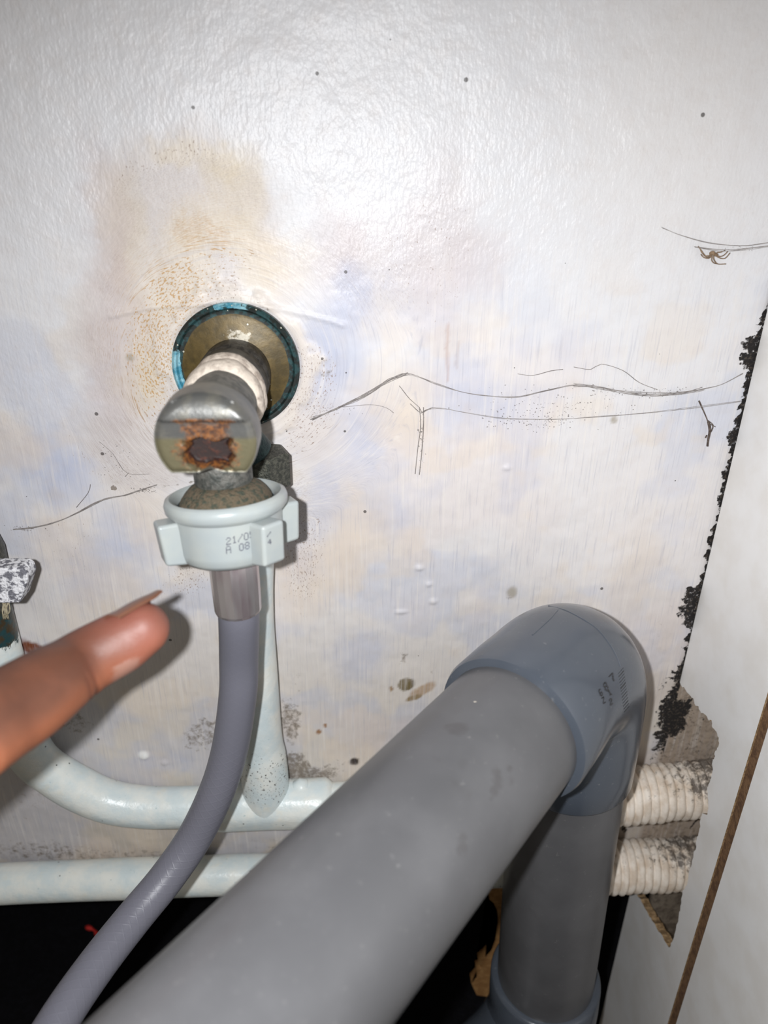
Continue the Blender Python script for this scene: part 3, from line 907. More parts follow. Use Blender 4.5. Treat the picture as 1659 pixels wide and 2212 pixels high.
# ================================================================== PAINTED WATER PIPES
PA = 0.0100
RW = 0.0082
zU, zL = CZ - 0.2392, CZ - 0.2803
def lumpy(seed, amp):
    vn = VN(seed)
    return lambda i, k: amp * (float(vn(np.array([i * 0.13]), np.array([k * 0.22]))[0]) - 0.5)
wpU = empty('water_pipe', 'bluish-white painted water pipe curving under the tap with an upright branch', 'pipe')
xl = -0.1250
ptsU = [(xl, -PA, CZ - 0.128), (xl, -PA, CZ - 0.160), (xl + 0.0005, -PA, CZ - 0.186), tuple(W(66, 1625, PA)), tuple(W(121, 1675, PA)), tuple(W(219, 1725, PA)), tuple(W(312, 1742, PA)), (-0.062, -PA, zU), (0.0, -PA, zU), (0.06, -PA, zU), (0.116, -PA, zU - 0.0005), (0.170, -PA - 0.001, zU + 0.004)]
pu = tube('bent_pipe', catmull(ptsU, 0.0016), RW, M['paint'], wpU, 36, lump=lumpy(5, 0.05))
v = verts(pu)
fattr(pu, 'grime', np.clip(0.06 + 0.2 * ((v[:, 2] > zU + 0.004) & (np.abs(v[:, 0] + 0.06) < 0.06)), 0, 1))
fattr(pu, 'bare', np.clip((v[:, 2] - (CZ - 0.163)) / 0.018, 0, 1) * np.clip((v[:, 0] - (xl - 0.001)) / 0.006, 0.15, 1.0) * 1.3)
# riser feeding the tap
xr = -0.0345
rz = [CZ - 0.094, CZ - 0.110, CZ - 0.142, CZ - 0.180, CZ - 0.206, CZ - 0.212, CZ - 0.222, CZ - 0.232, CZ - 0.240]
rx = [xr + 0.0035, xr + 0.0025, xr, xr - 0.0002, xr, xr + 0.0002, xr + 0.0002, xr, xr]
rr_ = [0.0072, 0.0076, 0.0078, 0.0080, 0.0080, 0.0086, 0.0090, 0.0092, 0.0092]
cp = catmull([(a, -PA, b) for a, b in zip(rx, rz)], 0.0018)
zz = np.array([p[2] for p in cp])
ri = tube('riser', cp, list(np.interp(-zz, [-q for q in rz], rr_)), M['paint'], wpU, 36, lump=lumpy(9, 0.06))
v = verts(ri)
fattr(ri, 'grime', np.clip(0.14 + 0.48 * sstep(-(v[:, 2] - CZ), 0.196, 0.214) * (1 - sstep(-(v[:, 2] - CZ), 0.228, 0.236)), 0, 1))
fattr(ri, 'bare', np.clip((v[:, 2] - (CZ - 0.128)) / 0.02, 0, 1))
# tee sleeve with thick paint drips
tee = lathe('tee_fitting', [(0.0080, -0.024), (0.0094, -0.023), (0.0098, -0.018), (0.0096, 0.0), (0.0098, 0.018), (0.0101, 0.023), (0.0093, 0.0245), (0.0080, 0.026)], (xr + 0.001, -PA, zU), (1, 0, 0), M['paint'], wpU, 48, lump=lumpy(15, 0.14))
v = verts(tee); fattr(tee, 'grime', np.full(len(v), 0.05)); fattr(tee, 'bare', np.zeros(len(v)))
for q in [(628, 1762, .0042), (690, 1762, .0036), (650, 1702, .0040)]:
    c = W(q[0], q[1], PA - 0.001)
    d = lathe('paint_drip', [(q[2] * 0.2, -q[2] * .95), (q[2] * .75, -q[2] * .7), (q[2], 0), (q[2] * .75, q[2] * .7), (q[2] * .2, q[2] * .95)], c, (1, 0.1, 0.1), M['paint'], wpU, 16, 180)
    v = verts(d); fattr(d, 'grime', np.full(len(v), 0.1)); fattr(d, 'bare', np.zeros(len(v)))
# hexagonal compression nut and elbow stub behind the tap
def hexprism(name, c, axis, r, h, mat, parent, chamfer=0.0008, rot=0.0):
    ax = nrm(axis); ref = np.array([0, -1, 0.0]) if abs(ax[1]) < .9 else np.array([0, 0, 1.0])
    N = nrm(ref - ax * np.dot(ref, ax)); B = np.cross(ax, N)
    bm = bmesh.new(); rings = []
    for rr2, hh in ((r - chamfer, -h / 2), (r, -h / 2 + chamfer), (r, h / 2 - chamfer), (r - chamfer, h / 2)):
        rings.append([bm.verts.new(np.asarray(c) + ax * hh + (N * math.cos(rot + k * math.pi / 3) + B * math.sin(rot + k * math.pi / 3)) * rr2) for k in range(6)])
    for a_, b_ in zip(rings[:-1], rings[1:]):
        for k in range(6): bm.faces.new((a_[k], a_[(k + 1) % 6], b_[(k + 1) % 6], b_[k]))
    bm.faces.new(rings[0][::-1]); bm.faces.new(rings[-1])
    return from_bm(name, bm, mat, parent, 20)
nutc = (W(577, 1012, 0.014)[0] - 0.0014, -0.0125, CZ - 0.0905)
hexprism('compression_nut', nutc, (0, 0, 1), 0.0086, 0.0115, M['nutmetal'], wpU, rot=0.35)

wpL = empty('water_pipe', 'straight bluish-white painted water pipe along the bottom edge of the wall', 'pipe')
pl = tube('straight_pipe', catmull([(-0.40, -PA - .001, zL + 0.001), (-0.20, -PA - .001, zL), (-0.09, -PA, zL), (0.0, -PA, zL), (0.116, -PA, zL), (0.170, -PA, zL)], 0.003), RW, M['paint'], wpL, 36, lump=lumpy(25, 0.05))
v = verts(pl); fattr(pl, 'grime', np.full(len(v), 0.06)); fattr(pl, 'bare', np.zeros(len(v)))

# ribbed sleeves where the pipes pass through the panel
def sleeve(p0, p1, r, label, seed):
    p0 = np.array(p0); p1 = np.array(p1); ax = nrm(p1 - p0); L = np.linalg.norm(p1 - p0)
    pitch = 0.0034
    n = int(L / pitch * 8)
    path = [p0 + ax * (L * i / n) for i in range(n + 1)]
    seg = 40
    ref = np.array([0, 0, 1.0]); N = nrm(ref - ax * np.dot(ref, ax)); B = np.cross(ax, N)
    vn = VN(seed); V = []; Fc = []
    for i, p in enumerate(path):
        s = L * i / n
        for k in range(seg):
            a = 2 * math.pi * k / seg
            ph = s / pitch + a / (2 * math.pi)
            # each turn is its own rounded cord
            w = abs(math.sin(math.pi * ph)) ** 0.55
            j = float(vn(np.array([ph * 0.9]), np.array([k * 0.3]))[0]) - 0.5
            rr2 = r - 0.0013 + 0.0016 * w + 0.0008 * j
            V.append(p + (N * math.cos(a) + B * math.sin(a)) * rr2)
    for i in range(n):
        for k in range(seg):
            k2 = (k + 1) % seg
            Fc.append((i * seg + k, i * seg + k2, (i + 1) * seg + k2, (i + 1) * seg + k))
    # open cuff turned in on the pipe at both ends
    b0 = len(V)
    for end, i in ((0, 0), (1, n)):
        for k in range(seg):
            V.append(path[i] + (V[i * seg + k] - path[i]) * 0.80)
        for k in range(seg):
            k2 = (k + 1) % seg; o_ = b0 + end * seg
            Fc.append((i * seg + k, i * seg + k2, o_ + k2, o_ + k) if end else (i * seg + k2, i * seg + k, o_ + k, o_ + k2))
    o = make('ribbed_sleeve', V, Fc, M['rag'], None, 60)
    v = verts(o)
    top = (v[:, 2] - p0[2]) / r
    g = np.clip(0.14 + 0.24 * sstep(top, 0.2, 1.0) + 0.34 * sstep(v[:, 0] + 0.012 * np.clip(top, 0, 1), 0.132, 0.156), 0, 1)
    fattr(o, 'grime', g)
    return tag(o, label, 'sleeve', 'ribbed sleeves in the panel hole')
sleeve((0.100, -0.0125, zU + 0.001), (0.166, -0.0125, zU + 0.0070), 0.0112, 'upper grimy white ribbed sleeve passing through the ragged panel hole', 3)
sleeve((0.098, -0.0120, zL + 0.000), (0.164, -0.0125, zL + 0.0015), 0.0110, 'lower white ribbed sleeve passing through the ragged panel hole', 4)

# valve on the left pipe, cut by the frame
iv = empty('isolating_valve', 'grey valve with a white-flecked lever on the left painted pipe', 'valve')
lathe('valve_body', [(0.0070, 0.0), (0.0088, 0.001), (0.0092, 0.010), (0.0120, 0.012), (0.0122, 0.022), (0.0095, 0.034), (0.0078, 0.048), (0.0078, 0.060), (0.0070, 0.0605), (0.0070, 0.064), (0.0092, 0.0645), (0.0092, 0.072), (0.0082, 0.0735), (0.0030, 0.0745)], (xl - 0.001, -0.0120, CZ - 0.142), (0, 0, 1), M['nutmetal'], iv, 48)
lathe('spindle', [(0.0042, 0.0), (0.0042, 0.014), (0.0036, 0.016)], (xl - 0.002, -0.017, CZ - 0.1205), (0, -1, 0), M['nutmetal'], iv, 32)
# lever block
lc = W(66, 1258, 0.034)
bm = bmesh.new()
x1 = lc[0]; zt = W(60, 1222, 0.034)[2]; zb = W(40, 1297, 0.034)[2]
prof = [(x1 - 0.0275, zt - 0.001), (x1 - 0.0265, zt), (x1 - 0.0012, zt), (x1, zt - 0.0012), (x1 + 0.0002, zt - 0.0036), (x1 - 0.0034, zb + 0.0006), (x1 - 0.0040, zb), (x1 - 0.0245, zb), (x1 - 0.0255, zb + 0.001)]
a = [bm.verts.new((q[0], -0.0355, q[1])) for q in prof]
b = [bm.verts.new((q[0] + 0.0003, -0.0290, q[1])) for q in prof]
bm.faces.new(a); bm.faces.new(b[::-1])
for i in range(len(a)): bm.faces.new((a[i], b[i], b[(i + 1) % len(a)], a[(i + 1) % len(a)]))
bmesh.ops.bevel(bm, geom=[e for e in bm.edges], offset=0.0005, segments=2, profile=0.5, affect='EDGES')
from_bm('lever', bm, M['fleck'], iv, 60, True)
fb = []
for k in range(14):
    s0 = W(4 + k * 1.4, 1298, 0.0215); s1 = W(8 + random.uniform(-4, 14), 1320, 0.0205); s2 = W(12 + random.uniform(-6, 8), 1338, 0.0190)
    fb.append(tube_data(catmull([s0, s1, s2], 0.001), 0.00014, 6))
V, Fc = [], []
for v_, f_, _ in fb:
    b0 = len(V); V += v_; Fc += [tuple(i + b0 for i in q) for q in f_]
make('sealing_fibres', V, Fc, M['hair'], iv, 180)

# ================================================================== TAP
tap = empty('washing_machine_tap', 'corroded tap with a rusty broken end sticking out of the wall', 'tap')
TX, TZ = -0.0343, CZ - 0.0625
OUT = (0, -1, 0)
fo = (W(512, 790)[0], 0.0, W(512, 790)[2])
flg = lathe('wall_flange', [(0.0192, -0.001), (0.0196, 0.0005), (0.0196, 0.0022), (0.0188, 0.0030), (0.0182, 0.0029), (0.0176, 0.0022), (0.0172, 0.0021), (0.0155, 0.0023), (0.0135, 0.0026), (0.0115, 0.0029), (0.0100, 0.0032), (0.006, 0.0034)], fo, OUT, M['flange'], tap, 96)
v = verts(flg); dx = v[:, 0] - fo[0]; dz = v[:, 2] - fo[2]; r_ = np.hypot(dx, dz); an = np.degrees(np.arctan2(dz, dx))
fattr(flg, 'edge', sstep(r_, 0.0148, 0.0178))
fattr(flg, 'blue', np.maximum(sstep(r_, 0.0158, 0.0180) * (1 - sstep(np.abs(((an - 192) + 180) % 360 - 180), 16, 44)) * 0.95, sstep(r_, 0.0165, 0.0185) * (1 - sstep(np.abs(an - 92), 8, 34)) * 0.62))
fattr(flg, 'chalk', (1 - sstep(r_, 0.011, 0.0135)) * (1 - sstep(np.abs(an - 80), 10, 50)) * 0.62)
ta = lambda h: np.array([TX, -h, TZ])
lathe('collar', [(0.0095, 0.0), (0.0106, 0.001), (0.0108, 0.010), (0.0102, 0.0115), (0.0104, 0.013), (0.0106, 0.022), (0.0098, 0.024)], ta(0.001), OUT, M['collar'], tap, 64, lump=lumpy(33, 0.03))
lathe('putty_ring', [(0.0090, 0.0), (0.0107, 0.0008), (0.0113, 0.0025), (0.0109, 0.0048), (0.0104, 0.0056), (0.0109, 0.0066), (0.0112, 0.0090), (0.0108, 0.0112), (0.0098, 0.0122), (0.0086, 0.0126)], ta(0.0218), OUT, M['putty'], tap, 72, lump=lumpy(41, 0.10))
lathe('neck', [(0.0080, 0.0), (0.0094, 0.001), (0.0092, 0.006), (0.0096, 0.012), (0.0100, 0.018), (0.0102, 0.023)], ta(0.031), OUT, M['neck'], tap, 64, lump=lumpy(43, 0.06))
# valve body with a stepped, rust-eaten end
def tap_body():
    R = 0.01235
    ny = 0.0
    nr, na = 22, 120
    cx, cz = TX + 0.0003, TZ - 0.0004
    Ycap, Yface = -0.0640, -0.0624
    zcut = cz - 0.0083          # flat underside
    zstep = cz + 0.0054
    V, Fc = [], []
    prof = []
    # side wall from the back to the front rim
    for h in (0.0520, 0.0522, 0.0528, 0.0540, 0.0560, 0.0580, 0.0600, 0.0620, 0.0632, 0.0638, 0.0640):
        prof.append(h)
    def outline(a, inset):
        rr = R - inset
        x_ = math.sin(a) * rr; z_ = math.cos(a) * rr
        lim = zcut - cz + inset
        if z_ < lim:
            # flatten the underside, with a shallow notch in the middle
            z_ = lim + 0.0010 * math.exp(-((x_ - 0.0008) / 0.0022) ** 2)
        return x_, z_
    rings = []
    for h, ins in zip(prof, (0.0020, 0.0009, 0.0004, 0.0, 0.0, 0.0, 0.0, 0.0002, 0.0006, 0.0011, 0.0018)):
        rings.append([(outline(2 * math.pi * k / na, ins), -h) for k in range(na)])
    for (ring) in rings:
        for (x_, z_), y_ in ring: V.append((cx + x_, y_, cz + z_))
    # front face, radial grid with recess and hole
    for i in range(1, nr + 1):
        s = 1 - i / nr
        for k in range(na):
            (x_, z_), _ = rings[-1][k]
            V.append((cx + x_ * s, -0.0640, cz - 0.0006 + (z_ + 0.0006) * s))
    nrings = len(prof) + nr
    for i in range(nrings - 1):
        for k in range(na):
            k2 = (k + 1) % na
            Fc.append((i * na + k, i * na + k2, (i + 1) * na + k2, (i + 1) * na + k))
    Fc.append(tuple(range(na - 1, -1, -1)))
    V = np.array(V)
    # dense remap of the front: step the lower part back and sink the socket
    fr = len(prof) - 3
    m_ = np.zeros(len(V), bool); m_[fr * na:] = True
    step = sstep(zstep - V[:, 2], -0.00025, 0.00025)
    ux = (V[:, 0] - (cx + 0.0005)); uz = (V[:, 2] - (cz - 0.0026))
    hx = sstep(0.0052 - np.abs(ux + 0.0002) - 0.0006 * np.sin(uz * 1500), -0.0006, 0.0006) * sstep(0.0034 - np.abs(uz + 0.0006) - 0.0005 * np.sin(ux * 900), -0.0006, 0.0006)
    V[m_, 1] += (0.0013 * step + 0.0042 * hx)[m_]
    # crown of the upper lip leans back
    up = np.clip((V[:, 2] - zstep) / (R - (zstep - cz)), 0, 1)
    V[m_, 1] += (0.0034 * up ** 2.2)[m_]
    o = make('valve_body', V, Fc, M['tap'], tap, 50)
    d2 = np.hypot(ux / 1.35, uz)
    rust = np.clip(1.15 - d2 / 0.0074, 0, 1) * 1.0
    rust = np.maximum(rust, hx * 1.15)
    rust = np.maximum(rust, 0.55 * (1 - sstep(np.abs(V[:, 2] - (zstep + 0.0002)), 0.0004, 0.0014)) * (1 - sstep(np.abs(ux), 0.006, 0.010)))
    rust = np.maximum(rust, 0.56 * sstep(zstep - V[:, 2], 0, 0.0008) * (1 - sstep(np.abs(ux), 0.004, 0.0085)) * (V[:, 2] > cz - 0.001))
    rust[~m_] = 0
    fattr(o, 'rust', rust)
    ol = np.clip(sstep(cz + 0.001 - V[:, 2], -0.0006, 0.0006), 0, 1); ol[~m_] = 0
    fattr(o, 'olive', ol)
    return o
tap_body()
ox, oy = -0.0335, -0.0455
lathe('inlet_stub', [(0.0044, 0), (0.0056, 0.001), (0.0056, 0.009), (0.0050, 0.0110)], (nutc[0] - 0.001, -0.0150, CZ - 0.0850), (-0.5, -0.25, 0.8), M['verd'], tap, 32)
# outlet: neck and wide crusted flange sitting in the coupling nut
NA = nrm([-0.055, 0.14, 1.0])          # the coupling hangs slightly out from the wall
NC = W(487, 1064, 0.0455)             # centre of the nut's rim
lathe('outlet_neck', [(0.0078, 0.004), (0.0078, -0.0015), (0.0072, -0.0030), (0.0076, -0.0045)], NC + NA * 0.0052, NA, M['neck'], tap, 48)
lathe('outlet_flange', [(0.0070, -0.0010), (0.0086, -0.0014), (0.0096, -0.0020), (0.0110, -0.0034), (0.0120, -0.0048), (0.0124, -0.0058), (0.0120, -0.0070), (0.0100, -0.0092)], NC + NA * 0.0040, NA, M['crust'], tap, 72, lump=lumpy(55, 0.05))

# ================================================================== HOSE
hs = empty('inlet_hose', 'smooth grey hose with a milky winged nut hanging from the tap', 'hose')
nut_prof = [(0.0128, -0.0030), (0.0136, -0.0008), (0.0150, 0.0), (0.0162, -0.0006), (0.0166, -0.0018), (0.0164, -0.0034), (0.0156, -0.0044), (0.0148, -0.0050), (0.0146, -0.0070), (0.0144, -0.0140), (0.0140, -0.0162), (0.0128, -0.0176), (0.0090, -0.0181), (0.0072, -0.0181), (0.0072, -0.0100), (0.0120, -0.0090)]
nut = lathe('coupling_nut', nut_prof, NC, NA, M['nut'], hs, 96, smooth=45, close=True)
nut['label'] = 'milky white plastic wing nut'
for wa in (-45, -156, 24, 118):
    a = math.radians(wa)
    e1 = nrm(np.array([1.0, 0, 0]) - NA * NA[0]); e2 = np.cross(NA, e1)
    d = e1 * math.cos(a) + e2 * math.sin(a); t = np.cross(NA, d)
    bm = bmesh.new()
    pr = [(0.0125, -0.0050), (0.0196, -0.0050), (0.0187, -0.0164), (0.0125, -0.0172)]
    w0, w1 = 0.0036, 0.0036
    rings = []
    for sgn in (-1, 1):
        rings.append([bm.verts.new(NC + NA * h + d * r + t * sgn * (w0 if r < 0.015 else w1)) for r, h in pr])
    bm.faces.new(rings[0]); bm.faces.new(rings[1][::-1])
    for i in range(len(pr)): bm.faces.new((rings[0][i], rings[1][i], rings[1][(i + 1) % len(pr)], rings[0][(i + 1) % len(pr)]))
    bmesh.ops.bevel(bm, geom=[e for e in bm.edges], offset=0.0010, segments=4, profile=0.5, affect='EDGES')
    from_bm('wing', bm, M['nut'], nut, 175, True)
lathe('gasket', [(0.0119, 0.0), (0.0127, 0.0006), (0.0133, 0.0003), (0.0133, -0.0015), (0.0119, -0.0015)], NC - NA * 0.0028, NA, M['rubber'], hs, 64, close=True)
# date code
ntree = bvh(nut)
Vt, Ft = [], []
for txt, org, du, dv in (('21/05', (489, 1163), (2.05, -0.55), (0.15, 2.3)), ('A', (488.5, 1181), (2.2, -0.4), (0.2, 2.4)), ('08:', (517, 1176), (2.0, -0.55), (0.15, 2.3))):
    v_, f_ = decal_quads(ntree, text_cells(txt, org, du, dv), (1.9, -0.45), (0.12, 1.7))
    b0 = len(Vt); Vt += v_; Ft += [tuple(i + b0 for i in q) for q in f_]
wing_o = [o for o in bpy.data.objects if o.name.startswith('wing')]
for wo in wing_o:
    wt = bvh(wo)
    cells = text_cells('/', (577, 1150), (1.7, -0.3), (0.1, 1.6)) + text_cells('4', (579, 1166), (1.5, -0.3), (0.1, 1.6))
    ok = [c for c in cells if hit(wt, *c)[0] is not None and (hit(ntree, *c)[0] is None or (hit(wt, *c)[0] - Vector(CAM)).length < (hit(ntree, *c)[0] - Vector(CAM)).length)]
    others = [bvh(w2) for w2 in wing_o if w2 is not wo]
    ok = [c for c in ok if all(hit(t2, *c)[0] is None or (hit(wt, *c)[0] - Vector(CAM)).length < (hit(t2, *c)[0] - Vector(CAM)).length for t2 in others)]
    v_, f_ = decal_quads(wt, ok, (1.6, -0.3), (0.1, 1.5))
    b0 = len(Vt); Vt += v_; Ft += [tuple(i + b0 for i in q) for q in f_]
make('date_code', Vt, Ft, M['ink'], nut, None)
# ferrule
FC = NC - NA * 0.0172
FA = nrm([-0.02, 0.05, 1.0])
lathe('ferrule', [(0.0058, 0.0005), (0.0066, 0.0005), (0.0069, -0.0010), (0.0069, -0.0085), (0.0068, -0.0140), (0.0067, -0.0178), (0.0065, -0.0186), (0.0060, -0.0186)], FC, FA, M['steel'], hs, 20, smooth=12)
hp_ = [tuple(FC - FA * 0.012), tuple(FC - FA * 0.020), tuple(W(516, 1420, 0.0455)), tuple(W(514, 1500, 0.0455)), tuple(W(496, 1620, 0.0465)), tuple(W(466, 1715, 0.049)), tuple(W(418, 1812, 0.053)), tuple(W(357, 1900, 0.0610)), tuple(W(287, 1985, 0.0715)), tuple(W(205, 2090, 0.086)), tuple(W(122, 2212, 0.102)), tuple(W(30, 2380, 0.120)), tuple(W(-60, 2600, 0.135))]
tube('hose_tube', catmull(hp_, 0.0012), 0.0059, M['hose'], hs, 48, up0=(0, -1, 0))

# ================================================================== POINTING HAND
def capsule_chain(bm_list, pts, rads, seg=20):
    path = catmull([np.array(p) for p in pts], 0.0012)
    cum = [0]
    P = [np.array(p) for p in pts]
    for a_, b_ in zip(P[:-1], P[1:]): cum.append(cum[-1] + np.linalg.norm(b_ - a_))
    # radius by nearest original parameter
    n = len(path); lens = [0]
    for i in range(1, n): lens.append(lens[-1] + np.linalg.norm(path[i] - path[i - 1]))
    rr2 = np.interp(np.array(lens) / lens[-1], np.array(cum) / cum[-1], rads)
    # hemispherical ends
    T, N = frames(path)
    pre = [(path[0] - T[0] * rr2[0] * math.sin(t), rr2[0] * math.cos(t)) for t in np.radians([80, 60, 40, 20])]
    post = [(path[-1] + T[-1] * rr2[-1] * math.sin(t), rr2[-1] * math.cos(t)) for t in np.radians([20, 40, 60, 80])]
    full = [p for p, _ in pre] + path + [p for p, _ in post]
    fr2 = [r for _, r in pre] + list(rr2) + [r for _, r in post]
    bm_list.append(tube_data(full, fr2, seg))

def build_hand():
    parts = []
    tip = C(309, 1357, 0.168); tip2 = C(268, 1380, 0.1675); dip = C(190, 1424, 0.164); mid = C(100, 1482, 0.154); f0 = C(0, 1545, 0.144); pip = C(-90, 1606, 0.135)
    a = nrm(tip - pip)
    mcp = pip - a * 0.043 + np.array([0, 0, -0.002])
    up = nrm(_u - a * np.dot(_u, a)); lat = np.cross(up, a)
    if np.dot(lat, _r) > 0: lat = -lat                       # towards the little finger, out of frame
    capsule_chain(parts, [tip, tip2, dip, C(150, 1452, 0.1605), mid, f0, pip, (pip + mcp) / 2, mcp], [0.0060, 0.0068, 0.0072, 0.0076, 0.0081, 0.0086, 0.0092, 0.0096, 0.0115], 32)
    wrist = mcp - a * 0.088 + lat * 0.024 - up * 0.010
    mc = [mcp]
    for k in range(1, 4):
        mk = mcp + lat * 0.020 * k - a * (0.001 + 0.004 * (k - 1)) - up * 0.001 * k
        mc.append(mk)
        # curled finger: knuckle out, bent down and back into the palm
        s = (1.0, 0.96, 0.82)[k - 1]
        p1 = mk + a * 0.032 * s - up * 0.022 * s
        p2 = p1 - a * 0.020 * s - up * 0.018 * s
        p3 = p2 - a * 0.016 * s + up * 0.006 * s
        capsule_chain(parts, [mk, p1, p2, p3], [0.0112 * s, 0.0094 * s, 0.0085 * s, 0.0072 * s])
    for k, mk in enumerate(mc):
        w = wrist + lat * (k - 1.5) * 0.010
        capsule_chain(parts, [mk, mk * 0.5 + w * 0.5 - up * 0.004, w], [0.0122, 0.0140, 0.0150])
    th0 = wrist - lat * 0.012 + a * 0.018 - up * 0.010
    capsule_chain(parts, [th0, th0 + a * 0.030 - lat * 0.016 - up * 0.014, th0 + a * 0.052 - lat * 0.006 - up * 0.026, th0 + a * 0.066 + lat * 0.010 - up * 0.030], [0.0150, 0.0115, 0.0098, 0.0080])
    capsule_chain(parts, [wrist, wrist - a * 0.05 + lat * 0.01, wrist - a * 0.12 + lat * 0.02 - up * 0.01], [0.0230, 0.0250, 0.0300])
    V, Fc = [], []
    for v_, f_, _ in parts:
        b0 = len(V); V += list(v_); Fc += [tuple(i + b0 for i in q) for q in f_]
    me = bpy.data.meshes.new('tmp_hand'); me.from_pydata([tuple(map(float, q)) for q in V], [], Fc)
    tmp = bpy.data.objects.new('tmp_hand', me); COL.objects.link(tmp)
    rm = tmp.modifiers.new('r', 'REMESH'); rm.mode = 'VOXEL'; rm.voxel_size = 0.0009
    sm = tmp.modifiers.new('s', 'SMOOTH'); sm.factor = 0.5; sm.iterations = 6
    dg = bpy.context.evaluated_depsgraph_get(); dg.update()
    me2 = bpy.data.meshes.new_from_object(tmp.evaluated_get(dg))
    bpy.data.objects.remove(tmp); me2.name = 'person'
    me2.materials.clear(); me2.materials.append(M['skin']); me2.shade_smooth()
    o = bpy.data.objects.new('person', me2); COL.objects.link(o)
    v = verts(o)
    # local finger coordinates
    s = (v - tip) @ (-a)                        # distance back from the tip
    axp = tip[None, :] - a[None, :] * s[:, None]
    d = v - axp
    du_ = d @ up; dl = d @ lat
    fing = (s < 0.075) & (np.hypot(du_, dl) < 0.016)
    # joint creases on the pad side
    for s0, dep, wd_ in ((0.0150, 0.00105, 0.0006), (0.0168, 0.0004, 0.0005), (0.042, 0.0009, 0.0008)):
        pal = sstep(-du_, -0.002, 0.003)
        g = np.exp(-(((s - s0 + 0.0006 * np.sin(dl * 500)) / wd_) ** 2)) * pal * fing
        v -= (d / np.maximum(np.linalg.norm(d, axis=1), 1e-6)[:, None]) * (g * dep)[:, None]
    # pulp of each segment swells a little
    pulp = (np.exp(-((s - 0.006) / 0.006) ** 2) * 0.0007 + np.exp(-((s - 0.028) / 0.008) ** 2) * 0.0009) * sstep(-du_, -0.001, 0.004) * fing
    v += (d / np.maximum(np.linalg.norm(d, axis=1), 1e-6)[:, None]) * pulp[:, None]
    me2.vertices.foreach_set('co', v.astype(np.float32).ravel()); me2.update()
    nr = np.empty(len(v) * 3, np.float32); me2.vertex_normals.foreach_get('vector', nr); nr = nr.reshape(-1, 3)
    palm = sstep(-(nr @ up) + 0.15 * (nr @ -_f), -0.35, 0.75)
    c1 = np.array(srgb(84, 50, 35)); c2 = np.array(srgb(150, 92, 65))
    col = c1[None] * (1 - palm[:, None]) + c2[None] * palm[:, None]
    pink = np.exp(-((s - 0.002) / 0.009) ** 2)[:, None] * 0.55
    col = col * (1 - pink) + np.array(srgb(148, 90, 78))[None] * pink
    cre = np.zeros(len(v))
    for s0, wd_ in ((0.0150, 0.0005), (0.0168, 0.0004)):
        cre += np.exp(-((s - s0 + 0.0006 * np.sin(dl * 500)) / wd_) ** 2) * sstep(-du_, -0.002, 0.003)
    cre = np.clip(cre, 0, 1)[:, None] * 0.55
    col = col * (1 - cre) + np.array(srgb(84, 44, 34))[None] * cre
    cattr(o, 'tone', col)
    fattr(o, 'dust', np.exp(-((s - 0.008) / 0.004) ** 2) * sstep(-du_, 0.001, 0.004) + 0.4 * np.exp(-((s - 0.0) / 0.004) ** 2))
    tag(o, 'bare hand pointing its index finger at the steel ferrule of the hose', 'person')
    # nail on the back of the fingertip
    up = nrm(up + 0.62 * nrm(np.cross(a, up)) * (1 if np.dot(np.cross(a, up), _f) > 0 else -1)); lat = np.cross(up, a)
    V, Fc = [], []
    nu, nv = 14, 11
    for j in range(nv):
        t = j / (nv - 1)
        L = -0.0060 + 0.0134 * t                   # along the finger, past the tip
        rr2 = 0.0064 - 0.0004 * sstep(np.array(t), 0.5, 1.0)
        hw = 50 * (1 - 0.25 * max(0, t - 0.75) / 0.25)
        for i in range(nu):
            an_ = math.radians(-hw + 2 * hw * i / (nu - 1))
            c = tip + a * L + up * (0.0002 - 0.0004 * max(0.0, t - 0.4))
            V.append(c + up * math.cos(an_) * rr2 + lat * math.sin(an_) * rr2)
    base_n = len(V)
    for q in list(V): V.append(q - up * 0.00045)
    for j in range(nv - 1):
        for i in range(nu - 1):
            q = (j * nu + i, j * nu + i + 1, (j + 1) * nu + i + 1, (j + 1) * nu + i)
            Fc.append(q); Fc.append(tuple(k + base_n for k in q[::-1]))
    rim = [i for i in range(nu)] + [j * nu + nu - 1 for j in range(1, nv)] + [(nv - 1) * nu + i for i in range(nu - 2, -1, -1)] + [j * nu for j in range(nv - 2, 0, -1)]
    for i in range(len(rim)):
        p_, q_ = rim[i], rim[(i + 1) % len(rim)]
        Fc.append((p_, p_ + base_n, q_ + base_n, q_))
    make('fingernail', V, Fc, M['nail'], o, 60)
build_hand()

# ================================================================== COBWEBS, SPIDER, BITS
def strands(name, lines, label, dust=None):
    V, Fc = [], []
    for pts, r in lines:
        P = []
        for i, q in enumerate(pts):
            off = q[2] if len(q) > 2 else 0.0016
            P.append(W(q[0], q[1], off))
        v_, f_, _ = tube_data(catmull(P, 0.0015), r, 5)
        b0 = len(V); V += v_; Fc += [tuple(i + b0 for i in q) for q in f_]
    for px, py, sz in (dust or []):
        c = W(px, py, 0.0014); b0 = len(V)
        for dx_, dz_, dy_ in ((1, 0, 0), (-.6, .8, 0), (-.5, -.7, 0), (0, 0, -1)):
            V.append(c + np.array([dx_, dy_ * 0.6, dz_]) * sz * random.uniform(0.6, 1.2))
        Fc += [(b0, b0 + 1, b0 + 3), (b0 + 1, b0 + 2, b0 + 3), (b0 + 2, b0, b0 + 3), (b0, b0 + 2, b0 + 1)]
    o = make(name, V, Fc, M['web'], None, 180)
    return tag(o, label, 'cobweb')
R1 = random.Random(5)
def jit(pts, j): return [(p[0] + R1.uniform(-j, j), p[1] + R1.uniform(-j, j), 0.0016 + R1.uniform(-.0006, .0008)) for p in pts]
